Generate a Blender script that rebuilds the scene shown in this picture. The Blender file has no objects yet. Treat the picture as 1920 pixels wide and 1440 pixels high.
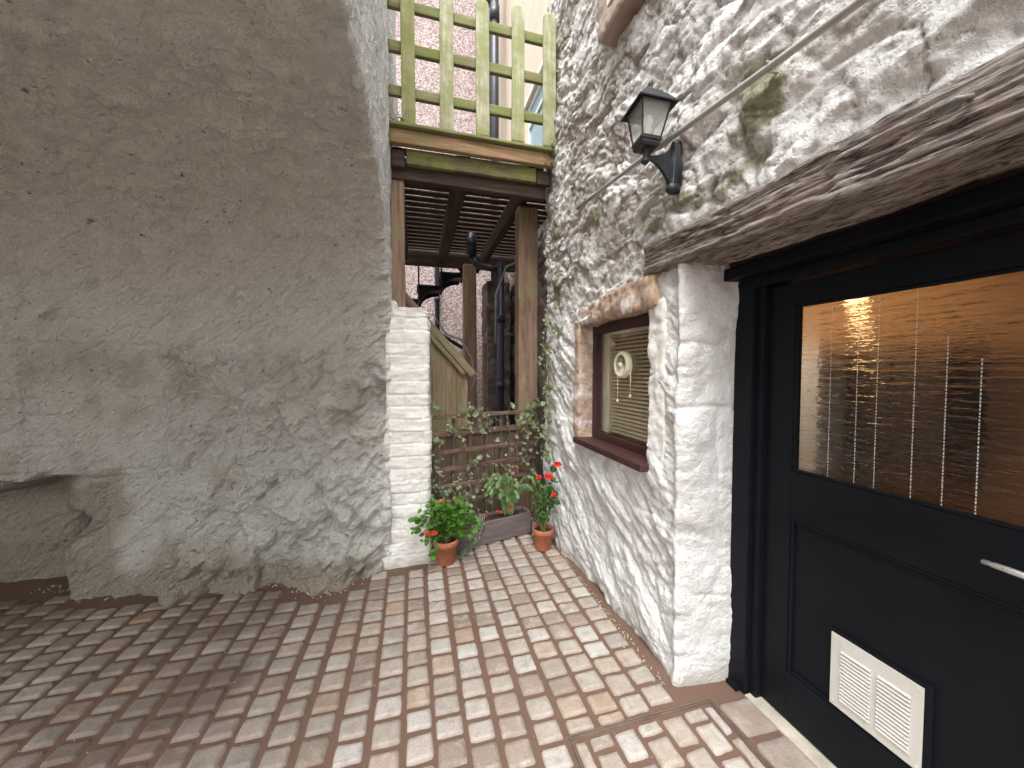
import bpy, bmesh, math, random
import numpy as np
from mathutils import Vector, Matrix
R = math.radians
random.seed(7)
rng = np.random.default_rng(11)
scn = bpy.context.scene
col = scn.collection

# ---------------------------------------------------------------- camera, sky, sun, exposure
cd = bpy.data.cameras.new('camera'); cam = bpy.data.objects.new('camera', cd); col.objects.link(cam)
cd.sensor_width = 36; cd.lens = 36 * 693 / 1920; cd.clip_start = .02; cd.clip_end = 500
cam.location = (0, 0, 1.55)
cam.rotation_euler = (R(90) - math.atan(25 / 693), 0, -R(14.6))
scn.camera = cam
W = bpy.data.worlds.new('World'); scn.world = W; W.use_nodes = True
nt = W.node_tree; nt.nodes.clear()
sky = nt.nodes.new('ShaderNodeTexSky'); sky.sky_type = 'NISHITA'; sky.sun_disc = False
SUN_EL, SUN_AZ = R(66), R(205)            # azimuth clockwise from +Y
sky.sun_elevation = SUN_EL; sky.sun_rotation = SUN_AZ
sky.air_density = 1.0; sky.dust_density = 4.0; sky.ozone_density = .8
hs = nt.nodes.new('ShaderNodeHueSaturation'); hs.inputs['Saturation'].default_value = .12
bg = nt.nodes.new('ShaderNodeBackground'); bg.inputs[1].default_value = .15
wo = nt.nodes.new('ShaderNodeOutputWorld')
nt.links.new(sky.outputs[0], hs.inputs['Color']); nt.links.new(hs.outputs[0], bg.inputs[0]); nt.links.new(bg.outputs[0], wo.inputs[0])
sd = bpy.data.lights.new('sun', 'SUN'); sd.energy = 1.0; sd.angle = R(50); sd.color = (1, .985, .965)
sun = bpy.data.objects.new('sun', sd); col.objects.link(sun)
sdir = Vector((math.sin(SUN_AZ) * math.cos(SUN_EL), math.cos(SUN_AZ) * math.cos(SUN_EL), math.sin(SUN_EL)))
sun.rotation_euler = sdir.to_track_quat('Z', 'Y').to_euler()
scn.view_settings.view_transform = 'Standard'; scn.view_settings.look = 'None'
scn.view_settings.exposure = 1.92; scn.view_settings.gamma = 1
scn.render.engine = 'CYCLES'
scn.cycles.max_bounces = 10; scn.cycles.diffuse_bounces = 6; scn.cycles.transmission_bounces = 8
scn.cycles.sample_clamp_indirect = 4

# ---------------------------------------------------------------- noise in numpy
def _h(ix, iy, iz, s):
    n = (ix.astype(np.int64) * 374761393 + iy.astype(np.int64) * 668265263 + iz.astype(np.int64) * 2147483647 + s * 144665) & 0xffffffff
    n = ((n ^ (n >> 13)) * 1274126177) & 0xffffffff
    n = ((n ^ (n >> 15)) * 2246822519) & 0xffffffff
    return ((n ^ (n >> 16)) & 0xffffff) / 16777215.0
def vnoise(p, s=0):
    i = np.floor(p); f = p - i; f = f * f * f * (f * (f * 6 - 15) + 10)
    x, y, z = i[:, 0], i[:, 1], i[:, 2]; r = 0
    for a in (0, 1):
        for b in (0, 1):
            for c in (0, 1):
                w = (f[:, 0] if a else 1 - f[:, 0]) * (f[:, 1] if b else 1 - f[:, 1]) * (f[:, 2] if c else 1 - f[:, 2])
                r = r + w * _h(x + a, y + b, z + c, s)
    return r * 2 - 1
def fbm(p, sc=1., o=5, g=.5, s=0):
    r = 0; a = 1.; t = 0
    for k in range(o):
        r = r + a * vnoise(p * sc + 17.3 * k, s + k); t += a; a *= g; sc *= 2.03
    return r / t
def ridged(p, sc=1., o=4, g=.5, s=0):
    r = 0; a = 1.; t = 0
    for k in range(o):
        r = r + a * (1 - np.abs(vnoise(p * sc + 9.1 * k, s + k)) * 2); t += a; a *= g; sc *= 2.1
    return r / t
def billow(p, sc=1., o=5, g=.5, s=0, pw=.5):
    """rounded lumps with sharp creases between them"""
    r = 0; a = 1.; t = 0
    for k in range(o):
        r = r + a * (np.abs(vnoise(p * sc + 5.7 * k, s + k)) + .002) ** pw; t += a; a *= g; sc *= 2.1
    return r / t
def voro(p, s=0):
    """distance to the nearest border (F2-F1), F1, and a random value per cell"""
    i = np.floor(p); f1 = np.full(len(p), 9.); f2 = f1.copy(); idv = np.zeros(len(p))
    for a in (-1, 0, 1):
        for b in (-1, 0, 1):
            for c in (-1, 0, 1):
                cx, cy, cz = i[:, 0] + a, i[:, 1] + b, i[:, 2] + c
                q = np.stack([cx + _h(cx, cy, cz, s), cy + _h(cx, cy, cz, s + 5), cz + _h(cx, cy, cz, s + 9)], 1)
                d = np.sqrt(((q - p) ** 2).sum(1)); m = d < f1
                f2 = np.where(m, f1, np.minimum(f2, d)); idv = np.where(m, _h(cx, cy, cz, s + 31), idv); f1 = np.where(m, d, f1)
    return f2 - f1, f1, idv
def sst(a, b, x):
    t = np.clip((x - a) / (b - a), 0, 1); return t * t * (3 - 2 * t)

# ---------------------------------------------------------------- object helpers
def tag(o, label=None, cat=None, group=None, kind=None):
    if label: o['label'] = label
    if cat: o['category'] = cat
    if group: o['group'] = group
    if kind: o['kind'] = kind
    return o
def empty(name, loc=(0, 0, 0), rz=0):
    o = bpy.data.objects.new(name, None); col.objects.link(o); o.location = loc; o.rotation_euler[2] = rz; o.empty_display_size = .1
    return o
def link(name, me, m, parent=None, smooth=True):
    o = bpy.data.objects.new(name, me); col.objects.link(o)
    if m: me.materials.append(m)
    if parent:
        o.parent = parent
        # meshes are written in world coordinates: cancel the parent's offset
        pm = Matrix.LocRotScale(parent.location, parent.rotation_euler, parent.scale)
        if parent.parent: pm = Matrix.LocRotScale(parent.parent.location, parent.parent.rotation_euler, parent.parent.scale) @ pm
        if parent.type == 'EMPTY': o.matrix_parent_inverse = pm.inverted()
    me.polygons.foreach_set('use_smooth', [smooth] * len(me.polygons))
    return o
def npmesh(name, V, F, m, parent=None, attrs=None, smooth=True):
    """V (n,3), F (k,4) quads"""
    me = bpy.data.meshes.new(name); n = len(V); k = len(F); c = F.shape[1]
    me.vertices.add(n); me.vertices.foreach_set('co', np.ascontiguousarray(V, dtype=np.float32).ravel())
    me.loops.add(k * c); me.loops.foreach_set('vertex_index', np.ascontiguousarray(F, dtype=np.int32).ravel())
    me.polygons.add(k); me.polygons.foreach_set('loop_start', np.arange(0, k * c, c, dtype=np.int32))
    me.update(calc_edges=True)
    for a, v in (attrs or {}).items():
        v = np.asarray(v, dtype=np.float32)
        if v.ndim == 2:
            at = me.attributes.new(a, 'FLOAT_VECTOR', 'POINT'); at.data.foreach_set('vector', v.ravel())
        else:
            at = me.attributes.new(a, 'FLOAT', 'POINT'); at.data.foreach_set('value', v)
    me.validate()
    return link(name, me, m, parent, smooth)
def gridF(nu, nv, off=0, flip=False):
    a = np.arange(nu - 1)[:, None] * nv + np.arange(nv - 1)[None, :] + off; a = a.ravel()
    F = np.stack([a, a + nv, a + nv + 1, a + 1], 1)
    return F[:, ::-1] if flip else F
def join(parts):
    V = []; F = []; A = {}; o = 0
    for v, f, at in parts:
        V.append(v); F.append(f + o); o += len(v)
        for k, x in at.items(): A.setdefault(k, []).append(x)
    return np.concatenate(V), np.concatenate(F), {k: np.concatenate(x) for k, x in A.items()}
class MB:
    """collects simple shapes into one mesh, with a grain coordinate attribute"""
    def __init__(s): s.v = []; s.f = []; s.g = []
    def add(s, vs, fs, gs=None):
        o = len(s.v); s.v += [tuple(v) for v in vs]; s.f += [tuple(i + o for i in f) for f in fs]
        s.g += [tuple(g) for g in (gs or vs)]; return s
    def box(s, x0, x1, y0, y1, z0, z1, b=.003):
        bm = bmesh.new(); bmesh.ops.create_cube(bm, size=1)
        for v in bm.verts: v.co = Vector(((x0 + x1) / 2 + v.co.x * (x1 - x0), (y0 + y1) / 2 + v.co.y * (y1 - y0), (z0 + z1) / 2 + v.co.z * (z1 - z0)))
        if b: bmesh.ops.bevel(bm, geom=bm.edges[:], offset=min(b, .4 * min(x1 - x0, y1 - y0, z1 - z0)), segments=2, affect='EDGES', profile=.6)
        bm.verts.ensure_lookup_table()
        d = (x1 - x0, y1 - y0, z1 - z0); ax = d.index(max(d)); sh = random.random() * 9
        vs = [v.co.copy() for v in bm.verts]
        gs = [(v[ax] + sh, v[(ax + 1) % 3] + sh, v[(ax + 2) % 3]) for v in vs]
        s.add(vs, [[v.index for v in f.verts] for f in bm.faces], gs); bm.free(); return s
    def tube(s, pts, r, n=8, cap=True):
        pts = [Vector(p) for p in pts]; rs = r if hasattr(r, '__len__') else [r] * len(pts)
        vs = []; fs = []; prev = None
        for i, p in enumerate(pts):
            t = (pts[min(i + 1, len(pts) - 1)] - pts[max(i - 1, 0)]).normalized()
            a = prev if prev else (Vector((0, 0, 1)) if abs(t.z) < .9 else Vector((1, 0, 0)))
            u = (a - t * a.dot(t)).normalized(); w = t.cross(u); prev = u
            for k in range(n):
                q = 2 * math.pi * k / n; vs.append(p + (u * math.cos(q) + w * math.sin(q)) * rs[i])
        for i in range(len(pts) - 1):
            for k in range(n):
                fs.append((i * n + k, i * n + (k + 1) % n, (i + 1) * n + (k + 1) % n, (i + 1) * n + k))
        if cap: fs += [tuple(range(n))[::-1], tuple((len(pts) - 1) * n + k for k in range(n))]
        s.add(vs, fs); return s
    def lathe(s, c, prof, n=24, M=None):
        vs = []; fs = []
        for r, z in prof:
            for k in range(n):
                q = 2 * math.pi * k / n + (math.pi / 4 if n == 4 else 0); v = Vector((r * math.cos(q), r * math.sin(q), z))
                if M: v = M @ v
                vs.append(v + Vector(c))
        for i in range(len(prof) - 1):
            for k in range(n): fs.append((i * n + k, i * n + (k + 1) % n, (i + 1) * n + (k + 1) % n, (i + 1) * n + k))
        s.add(vs, fs); return s
    def build(s, name, m, parent=None, smooth=False):
        me = bpy.data.meshes.new(name); me.from_pydata(s.v, [], s.f)
        at = me.attributes.new('g', 'FLOAT_VECTOR', 'POINT'); at.data.foreach_set('vector', [c for g in s.g for c in g])
        me.update()
        o = link(name, me, m, parent, smooth)
        return o
def timber(name, p0, p1, w, h, m, parent, up=(0, 0, 1), amp=.003, seed=0, res=.03, rnd=.012, prof=None, rough=None, chk=.0):
    """a sawn or weathered timber from p0 to p1 with rounded, worn edges"""
    p0 = Vector(p0); p1 = Vector(p1); L = (p1 - p0).length; t = (p1 - p0) / L; up = Vector(up)
    a = t.cross(up).normalized(); b = a.cross(t).normalized()
    per = []; n = max(3, int(w / res)); k = max(3, int(h / res))
    hw, hh = w / 2, h / 2; r = min(rnd, hw * .45, hh * .45)
    for cx, cy, q0 in ((hw - r, -hh + r, -90), (hw - r, hh - r, 0), (-hw + r, hh - r, 90), (-hw + r, -hh + r, 180)):
        for q in (0, 30, 60, 90): per.append((cx + r * math.cos(R(q0 + q)), cy + r * math.sin(R(q0 + q))))
        if q0 in (-90, 90): e = (0, (2 * (hh - r)) * (1 if q0 == -90 else -1)); c = k
        else: e = ((2 * (hw - r)) * (-1 if q0 == 0 else 1), 0); c = n
        bx, by = per[-1]
        for j in range(1, c): per.append((bx + e[0] * j / c, by + e[1] * j / c))
    per = np.array(per); m_ = len(per); nr = max(4, int(L / res)); T = np.linspace(0, L, nr)
    U = np.repeat(T, m_); AX = np.tile(per[:, 0], nr); BX = np.tile(per[:, 1], nr)
    if prof is not None: AX = AX * np.repeat(prof(T / L), m_)
    g = np.stack([U + seed * 1.7, AX + seed * .37, BX + seed * .91], 1)
    d = fbm(g * [3, 25, 25], 1, 3, s=seed) * amp + fbm(g * [1.2, 2, 2], 1, 2, s=seed + 3) * amp * 1.2
    if chk: d = d - chk * sst(.4, .8, ridged(g * [1.8, 46, 46] + .5 * fbm(g, 5, 2, s=seed + 12)[:, None], 1, 3, s=seed + 7)) + .8 * chk * fbm(g * [5, 75, 75], 1, 4, .6, s=seed + 2) + .45 * chk * fbm(g * [3, 10, 10], 1, 3, s=seed + 22)
    nl = np.sqrt(AX ** 2 / hw ** 2 + BX ** 2 / hh ** 2) + 1e-6
    AX = AX + d * np.sign(AX) * np.clip(np.abs(AX) / hw, 0, 1) ** 4; BX = BX + d * np.sign(BX) * np.clip(np.abs(BX) / hh, 0, 1) ** 4
    V = np.array(p0)[None] + U[:, None] * np.array(t) + AX[:, None] * np.array(a) + BX[:, None] * np.array(b)
    F = []
    idx = np.arange(nr - 1)[:, None] * m_ + np.arange(m_)[None]; nx = np.arange(nr - 1)[:, None] * m_ + (np.arange(m_)[None] + 1) % m_
    F = np.stack([idx.ravel(), nx.ravel(), nx.ravel() + m_, idx.ravel() + m_], 1)
    # caps as fans
    V = np.concatenate([V, np.array(p0)[None], np.array(p1)[None]]); g = np.concatenate([g, g[:1], g[-1:]])
    c0, c1 = len(V) - 2, len(V) - 1; k_ = np.arange(m_); k2 = (k_ + 1) % m_; o = (nr - 1) * m_
    half = m_ // 2
    F0 = np.stack([np.full(half, c0), k_[0:2 * half:2] + 2 * 0, k_[0:2 * half:2], k_[0:2 * half:2]], 1)
    me = bpy.data.meshes.new(name)
    faces = F.tolist() + [[c0, int(k2[i]), int(k_[i])] for i in range(m_)] + [[c1, o + int(k_[i]), o + int(k2[i])] for i in range(m_)]
    me.from_pydata(V.tolist(), [], faces)
    at = me.attributes.new('g', 'FLOAT_VECTOR', 'POINT'); at.data.foreach_set('vector', g.astype(np.float32).ravel())
    me.update()
    return link(name, me, m, parent, True)

# ---------------------------------------------------------------- material helpers
class NT:
    def __init__(s, name):
        s.m = bpy.data.materials.new(name); s.m.use_nodes = True; s.t = s.m.node_tree; s.n = s.t.nodes
        s.b = s.n['Principled BSDF']; s.b.inputs['Roughness'].default_value = .85
        s.b.inputs['Specular IOR Level'].default_value = .3
    def set(s, k, v):
        if hasattr(v, 'is_linked') or isinstance(v, bpy.types.NodeSocket): s.t.links.new(v, s.b.inputs[k])
        else: s.b.inputs[k].default_value = (*v, 1) if isinstance(v, tuple) and len(v) == 3 else v
    def node(s, ty, ins=None, out=0, **kw):
        n = s.n.new(ty)
        for k, v in kw.items(): setattr(n, k, v)
        for k, v in (ins or {}).items():
            if isinstance(v, bpy.types.NodeSocket): s.t.links.new(v, n.inputs[k])
            else: n.inputs[k].default_value = (*v, 1) if isinstance(v, tuple) and len(v) == 3 and n.inputs[k].type == 'RGBA' else v
        return n.outputs[out]
    def obj(s): return s.node('ShaderNodeTexCoord', out=3)
    def attr(s, a, vec=False): return s.node('ShaderNodeAttribute', attribute_name=a, out=1 if vec else 2)
    def sc(s, v, x, y, z): return s.node('ShaderNodeMapping', {'Vector': v, 'Scale': (x, y, z)})
    def noise(s, v, scale, det=6, ro=.55, dist=0): return s.node('ShaderNodeTexNoise', {'Vector': v, 'Scale': scale, 'Detail': det, 'Roughness': ro, 'Distortion': dist})
    def ramp(s, f, stops):
        n = s.n.new('ShaderNodeValToRGB'); s.t.links.new(f, n.inputs[0]); e = n.color_ramp.elements
        while len(e) < len(stops): e.new(.5)
        for i, (p, c) in enumerate(stops):
            e[i].position = p; e[i].color = (*c, 1) if isinstance(c, tuple) else (c, c, c, 1)
        return n.outputs[0]
    def mix(s, f, a, b, bt='MIX'):
        n = s.n.new('ShaderNodeMix'); n.data_type = 'RGBA'; n.blend_type = bt
        for k, v in ((0, f), (6, a), (7, b)):
            if isinstance(v, bpy.types.NodeSocket): s.t.links.new(v, n.inputs[k])
            else: n.inputs[k].default_value = (*v, 1) if isinstance(v, tuple) else v
        return n.outputs[2]
    def math(s, op, a, b=0., c=0., cl=False):
        n = s.n.new('ShaderNodeMath'); n.operation = op; n.use_clamp = cl
        for k, v in enumerate((a, b, c)):
            if isinstance(v, bpy.types.NodeSocket): s.t.links.new(v, n.inputs[k])
            else: n.inputs[k].default_value = v
        return n.outputs[0]
    def bump(s, h, st=.4, dist=.01, nrm=None):
        n = s.n.new('ShaderNodeBump'); s.t.links.new(h, n.inputs['Height']); n.inputs['Strength'].default_value = st; n.inputs['Distance'].default_value = dist
        if nrm is not None: s.t.links.new(nrm, n.inputs['Normal'])
        s.t.links.new(n.outputs[0], s.b.inputs['Normal']); return n.outputs[0]
def wood(name, c0, c1, c2, algae=None, amt=.5, bump=.5, rough=.8, dark=.35):
    t = NT(name); g = t.attr('g', True)
    a = t.noise(t.sc(g, 2.5, 40, 40), 1, 6, .6, .4); b = t.noise(t.sc(g, 1.2, 6, 6), 1, 4, .6, 1.2)
    c = t.ramp(a, [(.28, c0), (.5, c1), (.72, c2)])
    c = t.mix(t.ramp(b, [(.35, 0.), (.7, .6)]), c, c0)
    fine = t.noise(t.sc(g, 6, 160, 160), 1, 3, .6)
    c = t.mix(t.ramp(fine, [(.3, dark), (.45, 0.)]), c, (c0[0] * .35, c0[1] * .35, c0[2] * .35))
    if algae:
        n = t.noise(t.obj(), 4.5, 6, .7); n2 = t.noise(t.sc(g, 3, 30, 30), 1, 4, .6)
        n = t.math('ADD', n, t.math('MULTIPLY', n2, .35))
        c = t.mix(t.ramp(n, [(.72 - amt * .35, 0.), (.9 - amt * .3, .9)]), c, algae)
    t.set('Base Color', c); t.set('Roughness', rough)
    t.bump(t.math('ADD', a, t.math('MULTIPLY', fine, .5)), bump, .006)
    return t.m
def plain(name, c, rough=.5, metal=0, bump=0, bs=60, var=.25):
    t = NT(name); n = t.noise(t.obj(), 9, 6, .65); n2 = t.noise(t.obj(), bs, 4, .6)
    t.set('Base Color', t.mix(t.ramp(n, [(.3, 0.), (.7, 1.)]), tuple(x * (1 - var) for x in c), tuple(min(1, x * (1 + var)) for x in c)))
    t.set('Roughness', t.ramp(n2, [(.2, max(0, rough - .12)), (.8, min(1, rough + .12))])); t.set('Metallic', metal)
    if bump: t.bump(n2, bump, .004)
    return t.m

M = {}
# limewashed plaster of the vaulted passage: cream with faint warm, green and grey staining
t = NT('passage_limewash'); o = t.obj()
n1 = t.noise(o, 1.3, 6, .6); n2 = t.noise(o, 5, 7, .65); n3 = t.noise(o, 90, 4, .6); n4 = t.noise(t.sc(o, 1, 1, 1), 26, 5, .65)
c = t.ramp(n1, [(.3, (.80, .815, .78)), (.5, (.86, .875, .82)), (.7, (.86, .86, .82))])
c = t.mix(t.ramp(n2, [(.5, 0.), (.75, .4)]), c, (.66, .65, .56))
c = t.mix(t.attr('dirt_shade'), c, (.33, .27, .19))
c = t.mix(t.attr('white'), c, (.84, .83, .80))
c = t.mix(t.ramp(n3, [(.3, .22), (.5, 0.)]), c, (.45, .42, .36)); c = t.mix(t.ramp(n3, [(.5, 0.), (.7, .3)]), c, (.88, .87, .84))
c = t.mix(t.ramp(n4, [(.62, 0.), (.74, .4)]), c, (.42, .39, .32))
pit = t.noise(t.sc(o, 1, 1, 1.7), 21, 2, .5); c = t.mix(t.ramp(pit, [(.72, 0.), (.76, .7)]), c, (.09, .075, .055))
t.set('Base Color', c); t.set('Roughness', .9)
rot = t.node('ShaderNodeMapping', {'Vector': o, 'Rotation': (0, R(42), 0)}); dgn = t.noise(t.sc(rot, 3.5, 8, 14), 1, 6, .62, .5)
h = t.math('ADD', t.math('ADD', n4, t.math('MULTIPLY', n3, .3)), t.math('ADD', t.math('MULTIPLY', n2, .8), t.math('MULTIPLY', dgn, 1.6)))
t.bump(t.math('SUBTRACT', h, t.math('MULTIPLY', t.ramp(pit, [(.71, 0.), (.76, 1.)]), .6)), 1., .06)
M['passage'] = t.m
# painted rubble of the house wall
t = NT('limewashed_rubble'); o = t.obj()
p = t.attr('paint'); st = t.attr('stone'); ms = t.attr('moss')
n1 = t.noise(o, 7, 8, .7); n2 = t.noise(o, 38, 6, .7); n3 = t.noise(o, 130, 3, .6)
stone = t.ramp(st, [(.0, (.33, .30, .285)), (.3, (.47, .41, .375)), (.55, (.53, .50, .46)), (.8, (.37, .345, .33)), (1., (.56, .50, .43))])
stone = t.mix(t.ramp(n2, [(.5, .0), (.72, .8)]), stone, (.15, .135, .125))
lime = t.ramp(n1, [(.3, (.62, .61, .58)), (.5, (.76, .755, .735)), (.75, (.80, .80, .79))])
edge = t.math('ADD', p, t.math('MULTIPLY', t.math('SUBTRACT', n2, .5), 2.2))
edge = t.math('ADD', edge, t.math('MULTIPLY', t.math('SUBTRACT', n1, .5), .9))
c = t.mix(t.ramp(edge, [(.38, 0.), (.58, 1.)]), stone, lime)
mm = t.math('ADD', ms, t.math('MULTIPLY', t.math('SUBTRACT', n2, .5), .8))
c = t.mix(t.ramp(mm, [(.42, 0.), (.75, .9)]), c, t.mix(n3, (.12, .125, .05), (.30, .30, .17)))
c = t.mix(t.attr('dirt_shade'), c, (.33, .27, .2))
t.set('Base Color', c); t.set('Roughness', .88)
t.bump(t.math('ADD', t.math('ADD', n2, t.math('MULTIPLY', n1, .8)), t.math('MULTIPLY', n3, .4)), .9, .018)
M['rubble'] = t.m
# brilliant white painted brick and pier
def whitepaint(name, a, b, d):
    t = NT(name); o = t.obj(); n1 = t.noise(o, 4, 6, .6); n2 = t.noise(o, 55, 6, .65); n3 = t.noise(o, 16, 5, .6)
    c = t.mix(t.ramp(n1, [(.3, 0.), (.7, 1.)]), a, b)
    c = t.mix(t.ramp(n3, [(.62, 0.), (.8, .35)]), c, d)
    c = t.mix(t.attr('dirt_shade'), c, (.36, .30, .22))
    t.set('Base Color', c); t.set('Roughness', .75); t.bump(t.math('ADD', n2, n3), .4, .008); return t.m
M['whitebrick'] = whitepaint('white_painted_brick', (.78, .77, .735), (.72, .71, .665), (.56, .53, .46))
M['cream'] = whitepaint('cream_render', (.62, .54, .43), (.54, .47, .38), (.38, .32, .24))
# soil and jointing sand
t = NT('brown_jointing_sand'); o = t.obj(); n = t.noise(o, 3, 6, .6); n2 = t.noise(o, 240, 3, .6)
c = t.mix(n2, t.mix(n, (.085, .048, .034), (.125, .073, .052)), (.19, .12, .088)); t.set('Base Color', c); t.set('Roughness', .95); t.bump(n2, .7, .004)
M['sand'] = t.m
# stone setts
t = NT('sandstone_setts'); o = t.obj(); r = t.attr('rnd'); r2 = t.attr('rnd2')
n = t.noise(t.sc(o, 1, 1, 1), 14, 7, .65, .6); n2 = t.noise(o, 130, 5, .65); n3 = t.noise(o, 45, 5, .7, 1.)
c = t.ramp(r, [(0, (.25, .205, .165)), (.14, (.34, .27, .225)), (.3, (.42, .385, .335)), (.45, (.42, .355, .295)), (.6, (.33, .305, .27)), (.72, (.48, .43, .38)), (.84, (.50, .48, .45)), (.93, (.38, .27, .185)), (1., (.44, .345, .31))])
c = t.mix(t.ramp(n, [(.3, .65), (.5, 0.)]), c, (.28, .215, .17))
c = t.mix(t.ramp(n, [(.52, 0.), (.7, .7)]), c, t.mix(r2, (.60, .565, .52), (.47, .41, .36)))
c = t.mix(t.ramp(n3, [(.60, 0.), (.70, .7)]), c, (.22, .17, .13))
c = t.mix(t.ramp(n2, [(.30, .55), (.46, 0.)]), c, (.20, .155, .125)); c = t.mix(t.ramp(n2, [(.58, 0.), (.72, .45)]), c, (.66, .62, .57))
c = t.mix(t.attr('edge'), c, (.20, .14, .105))
c = t.mix(t.attr('stain_shade'), c, (.12, .085, .07)); c = t.mix(.12, c, (.10, .075, .06))
t.set('Base Color', c); t.set('Roughness', t.ramp(n3, [(.3, .55), (.7, .8)])); t.bump(t.math('ADD', n, t.math('MULTIPLY', n2, .6)), .7, .010)
M['sett'] = t.m
# pebbledash
t = NT('pink_grey_pebbledash'); o = t.obj()
v = t.n.new('ShaderNodeTexVoronoi'); v.inputs['Scale'].default_value = 42; t.t.links.new(o, v.inputs['Vector'])
sp = t.n.new('ShaderNodeSeparateColor'); t.t.links.new(v.outputs['Color'], sp.inputs[0])
c = t.ramp(sp.outputs[0], [(0, (.18, .13, .13)), (.35, (.38, .30, .29)), (.65, (.49, .41, .39)), (1, (.60, .54, .52))])
c = t.mix(t.ramp(v.outputs['Distance'], [(.35, 0.), (.75, .8)]), c, (.24, .18, .17))
t.set('Base Color', c); t.set('Roughness', .9); t.bump(t.math('SUBTRACT', 1., v.outputs['Distance']), .8, .012)
M['pebble'] = t.m
t = NT('pink_sandstone'); o = t.obj(); n1 = t.noise(o, 4.5, 7, .7); n2 = t.noise(o, 60, 6, .7); n3 = t.noise(o, 14, 6, .7)
c = t.mix(t.ramp(n2, [(.35, 0.), (.65, 1.)]), (.33, .215, .17), (.52, .40, .325)); c = t.mix(t.ramp(n3, [(.45, 0.), (.6, .6)]), c, (.50, .37, .22))
c = t.mix(t.ramp(n1, [(.50, 0.), (.60, .9)]), c, (.74, .72, .69)); c = t.mix(t.ramp(n3, [(.28, .7), (.4, 0.)]), c, (.20, .17, .15))
t.set('Base Color', c); t.bump(t.math('ADD', n2, t.math('MULTIPLY', n3, 2.)), .7, .012); M['pinkstone'] = t.m
# dark stone of the undercroft
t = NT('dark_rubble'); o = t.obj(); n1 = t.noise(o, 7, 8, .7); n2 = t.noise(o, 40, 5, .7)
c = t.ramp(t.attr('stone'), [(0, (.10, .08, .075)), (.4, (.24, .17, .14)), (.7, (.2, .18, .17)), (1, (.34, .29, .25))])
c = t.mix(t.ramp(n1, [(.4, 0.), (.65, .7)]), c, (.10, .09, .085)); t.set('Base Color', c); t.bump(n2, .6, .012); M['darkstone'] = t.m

M['lintel'] = wood('weathered_oak', (.10, .078, .072), (.24, .195, .182), (.42, .36, .34), None, 0, 1., .85, .7)
t = NT('weathered_oak'); g = t.attr('g', True)
a = t.noise(t.sc(g, 6, 70, 70), 1, 6, .68, .7); b_ = t.noise(t.sc(g, 2, 9, 9), 1, 6, .65, 1.); f = t.noise(t.sc(g, 16, 230, 230), 1, 4, .7, .5); o = t.obj()
c = t.ramp(a, [(.3, (.15, .12, .105)), (.46, (.32, .27, .24)), (.6, (.44, .39, .355)), (.78, (.60, .55, .51))])
c = t.mix(t.ramp(b_, [(.55, 0.), (.7, .55)]), c, (.27, .18, .14)); c = t.mix(t.ramp(b_, [(.25, .6), (.42, 0.)]), c, (.16, .135, .125))
c = t.mix(t.ramp(f, [(.40, .85), (.50, 0.)]), c, (.035, .026, .024)); c = t.mix(t.ramp(a, [(.25, .9), (.36, 0.)]), c, (.025, .02, .018))
t.set('Base Color', c); t.bump(t.math('ADD', t.math('MULTIPLY', a, 1.5), f), 1., .012); M['lintel'] = t.m
M['post'] = wood('brown_stained_timber', (.13, .078, .055), (.27, .178, .125), (.39, .285, .21), (.22, .2, .1), .2, .5)
M['fascia'] = wood('orange_brown_timber', (.18, .09, .05), (.36, .215, .13), (.5, .33, .21), (.2, .2, .07), .3, .5)
M['greenbeam'] = wood('algae_green_timber', (.10, .075, .045), (.18, .15, .075), (.27, .245, .12), (.19, .22, .055), .35, .4)
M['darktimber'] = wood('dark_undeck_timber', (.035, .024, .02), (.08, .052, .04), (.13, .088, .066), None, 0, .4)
M['deck'] = wood('grey_deck_timber', (.10, .08, .06), (.20, .165, .125), (.29, .25, .19), (.2, .22, .1), .3, .4)
M['picket'] = wood('weathered_green_picket', (.27, .25, .17), (.44, .42, .31), (.58, .56, .46), (.23, .25, .10), .52, .5, .85, .25)
M['picketgreen'] = wood('green_algae_picket', (.22, .19, .10), (.34, .31, .17), (.43, .39, .25), (.20, .22, .07), .5, .5, .85, .25)
M['rail'] = wood('mossy_rail', (.12, .11, .055), (.22, .205, .10), (.30, .28, .16), (.15, .175, .045), .45, .5)
M['stairwood'] = wood('pale_brown_stair_timber', (.18, .125, .08), (.33, .25, .16), (.44, .35, .24), (.24, .23, .11), .15, .4)
M['trellis'] = wood('purple_brown_trellis', (.09, .05, .042), (.185, .115, .095), (.27, .18, .15), None, 0, .5)
M['panel'] = wood('olive_brown_boards', (.12, .085, .06), (.23, .17, .12), (.32, .25, .18), (.2, .19, .09), .15, .5)
M['planter'] = wood('purple_grey_planter', (.10, .075, .072), (.19, .15, .145), (.26, .215, .205), None, 0, .3)
M['maroon'] = wood('dark_maroon_frame', (.038, .016, .015), (.06, .026, .024), (.085, .04, .036), None, 0, .25, .55)
t = NT('black_gloss_paint'); o = t.obj(); n = t.noise(o, 6, 5, .6); n2 = t.noise(t.sc(o, 20, 20, 3), 6, 4, .6)
t.set('Base Color', t.mix(n, (.005, .006, .008), (.010, .011, .014))); t.set('Roughness', t.ramp(n, [(.3, .30), (.7, .5)])); t.set('Specular IOR Level', .10); t.bump(n2, .12, .004); M['black'] = t.m
M['blackmetal'] = plain('black_cast_metal', (.035, .038, .044), .42, .3, .15)
M['pipeblack'] = plain('black_plastic_pipe', (.03, .033, .045), .35, 0, .05)
M['conduit'] = plain('grey_painted_conduit', (.40, .38, .355), .4, .2, .1, 80, .15)
M['greypipe'] = plain('grey_plastic', (.3, .31, .3), .5)
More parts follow.
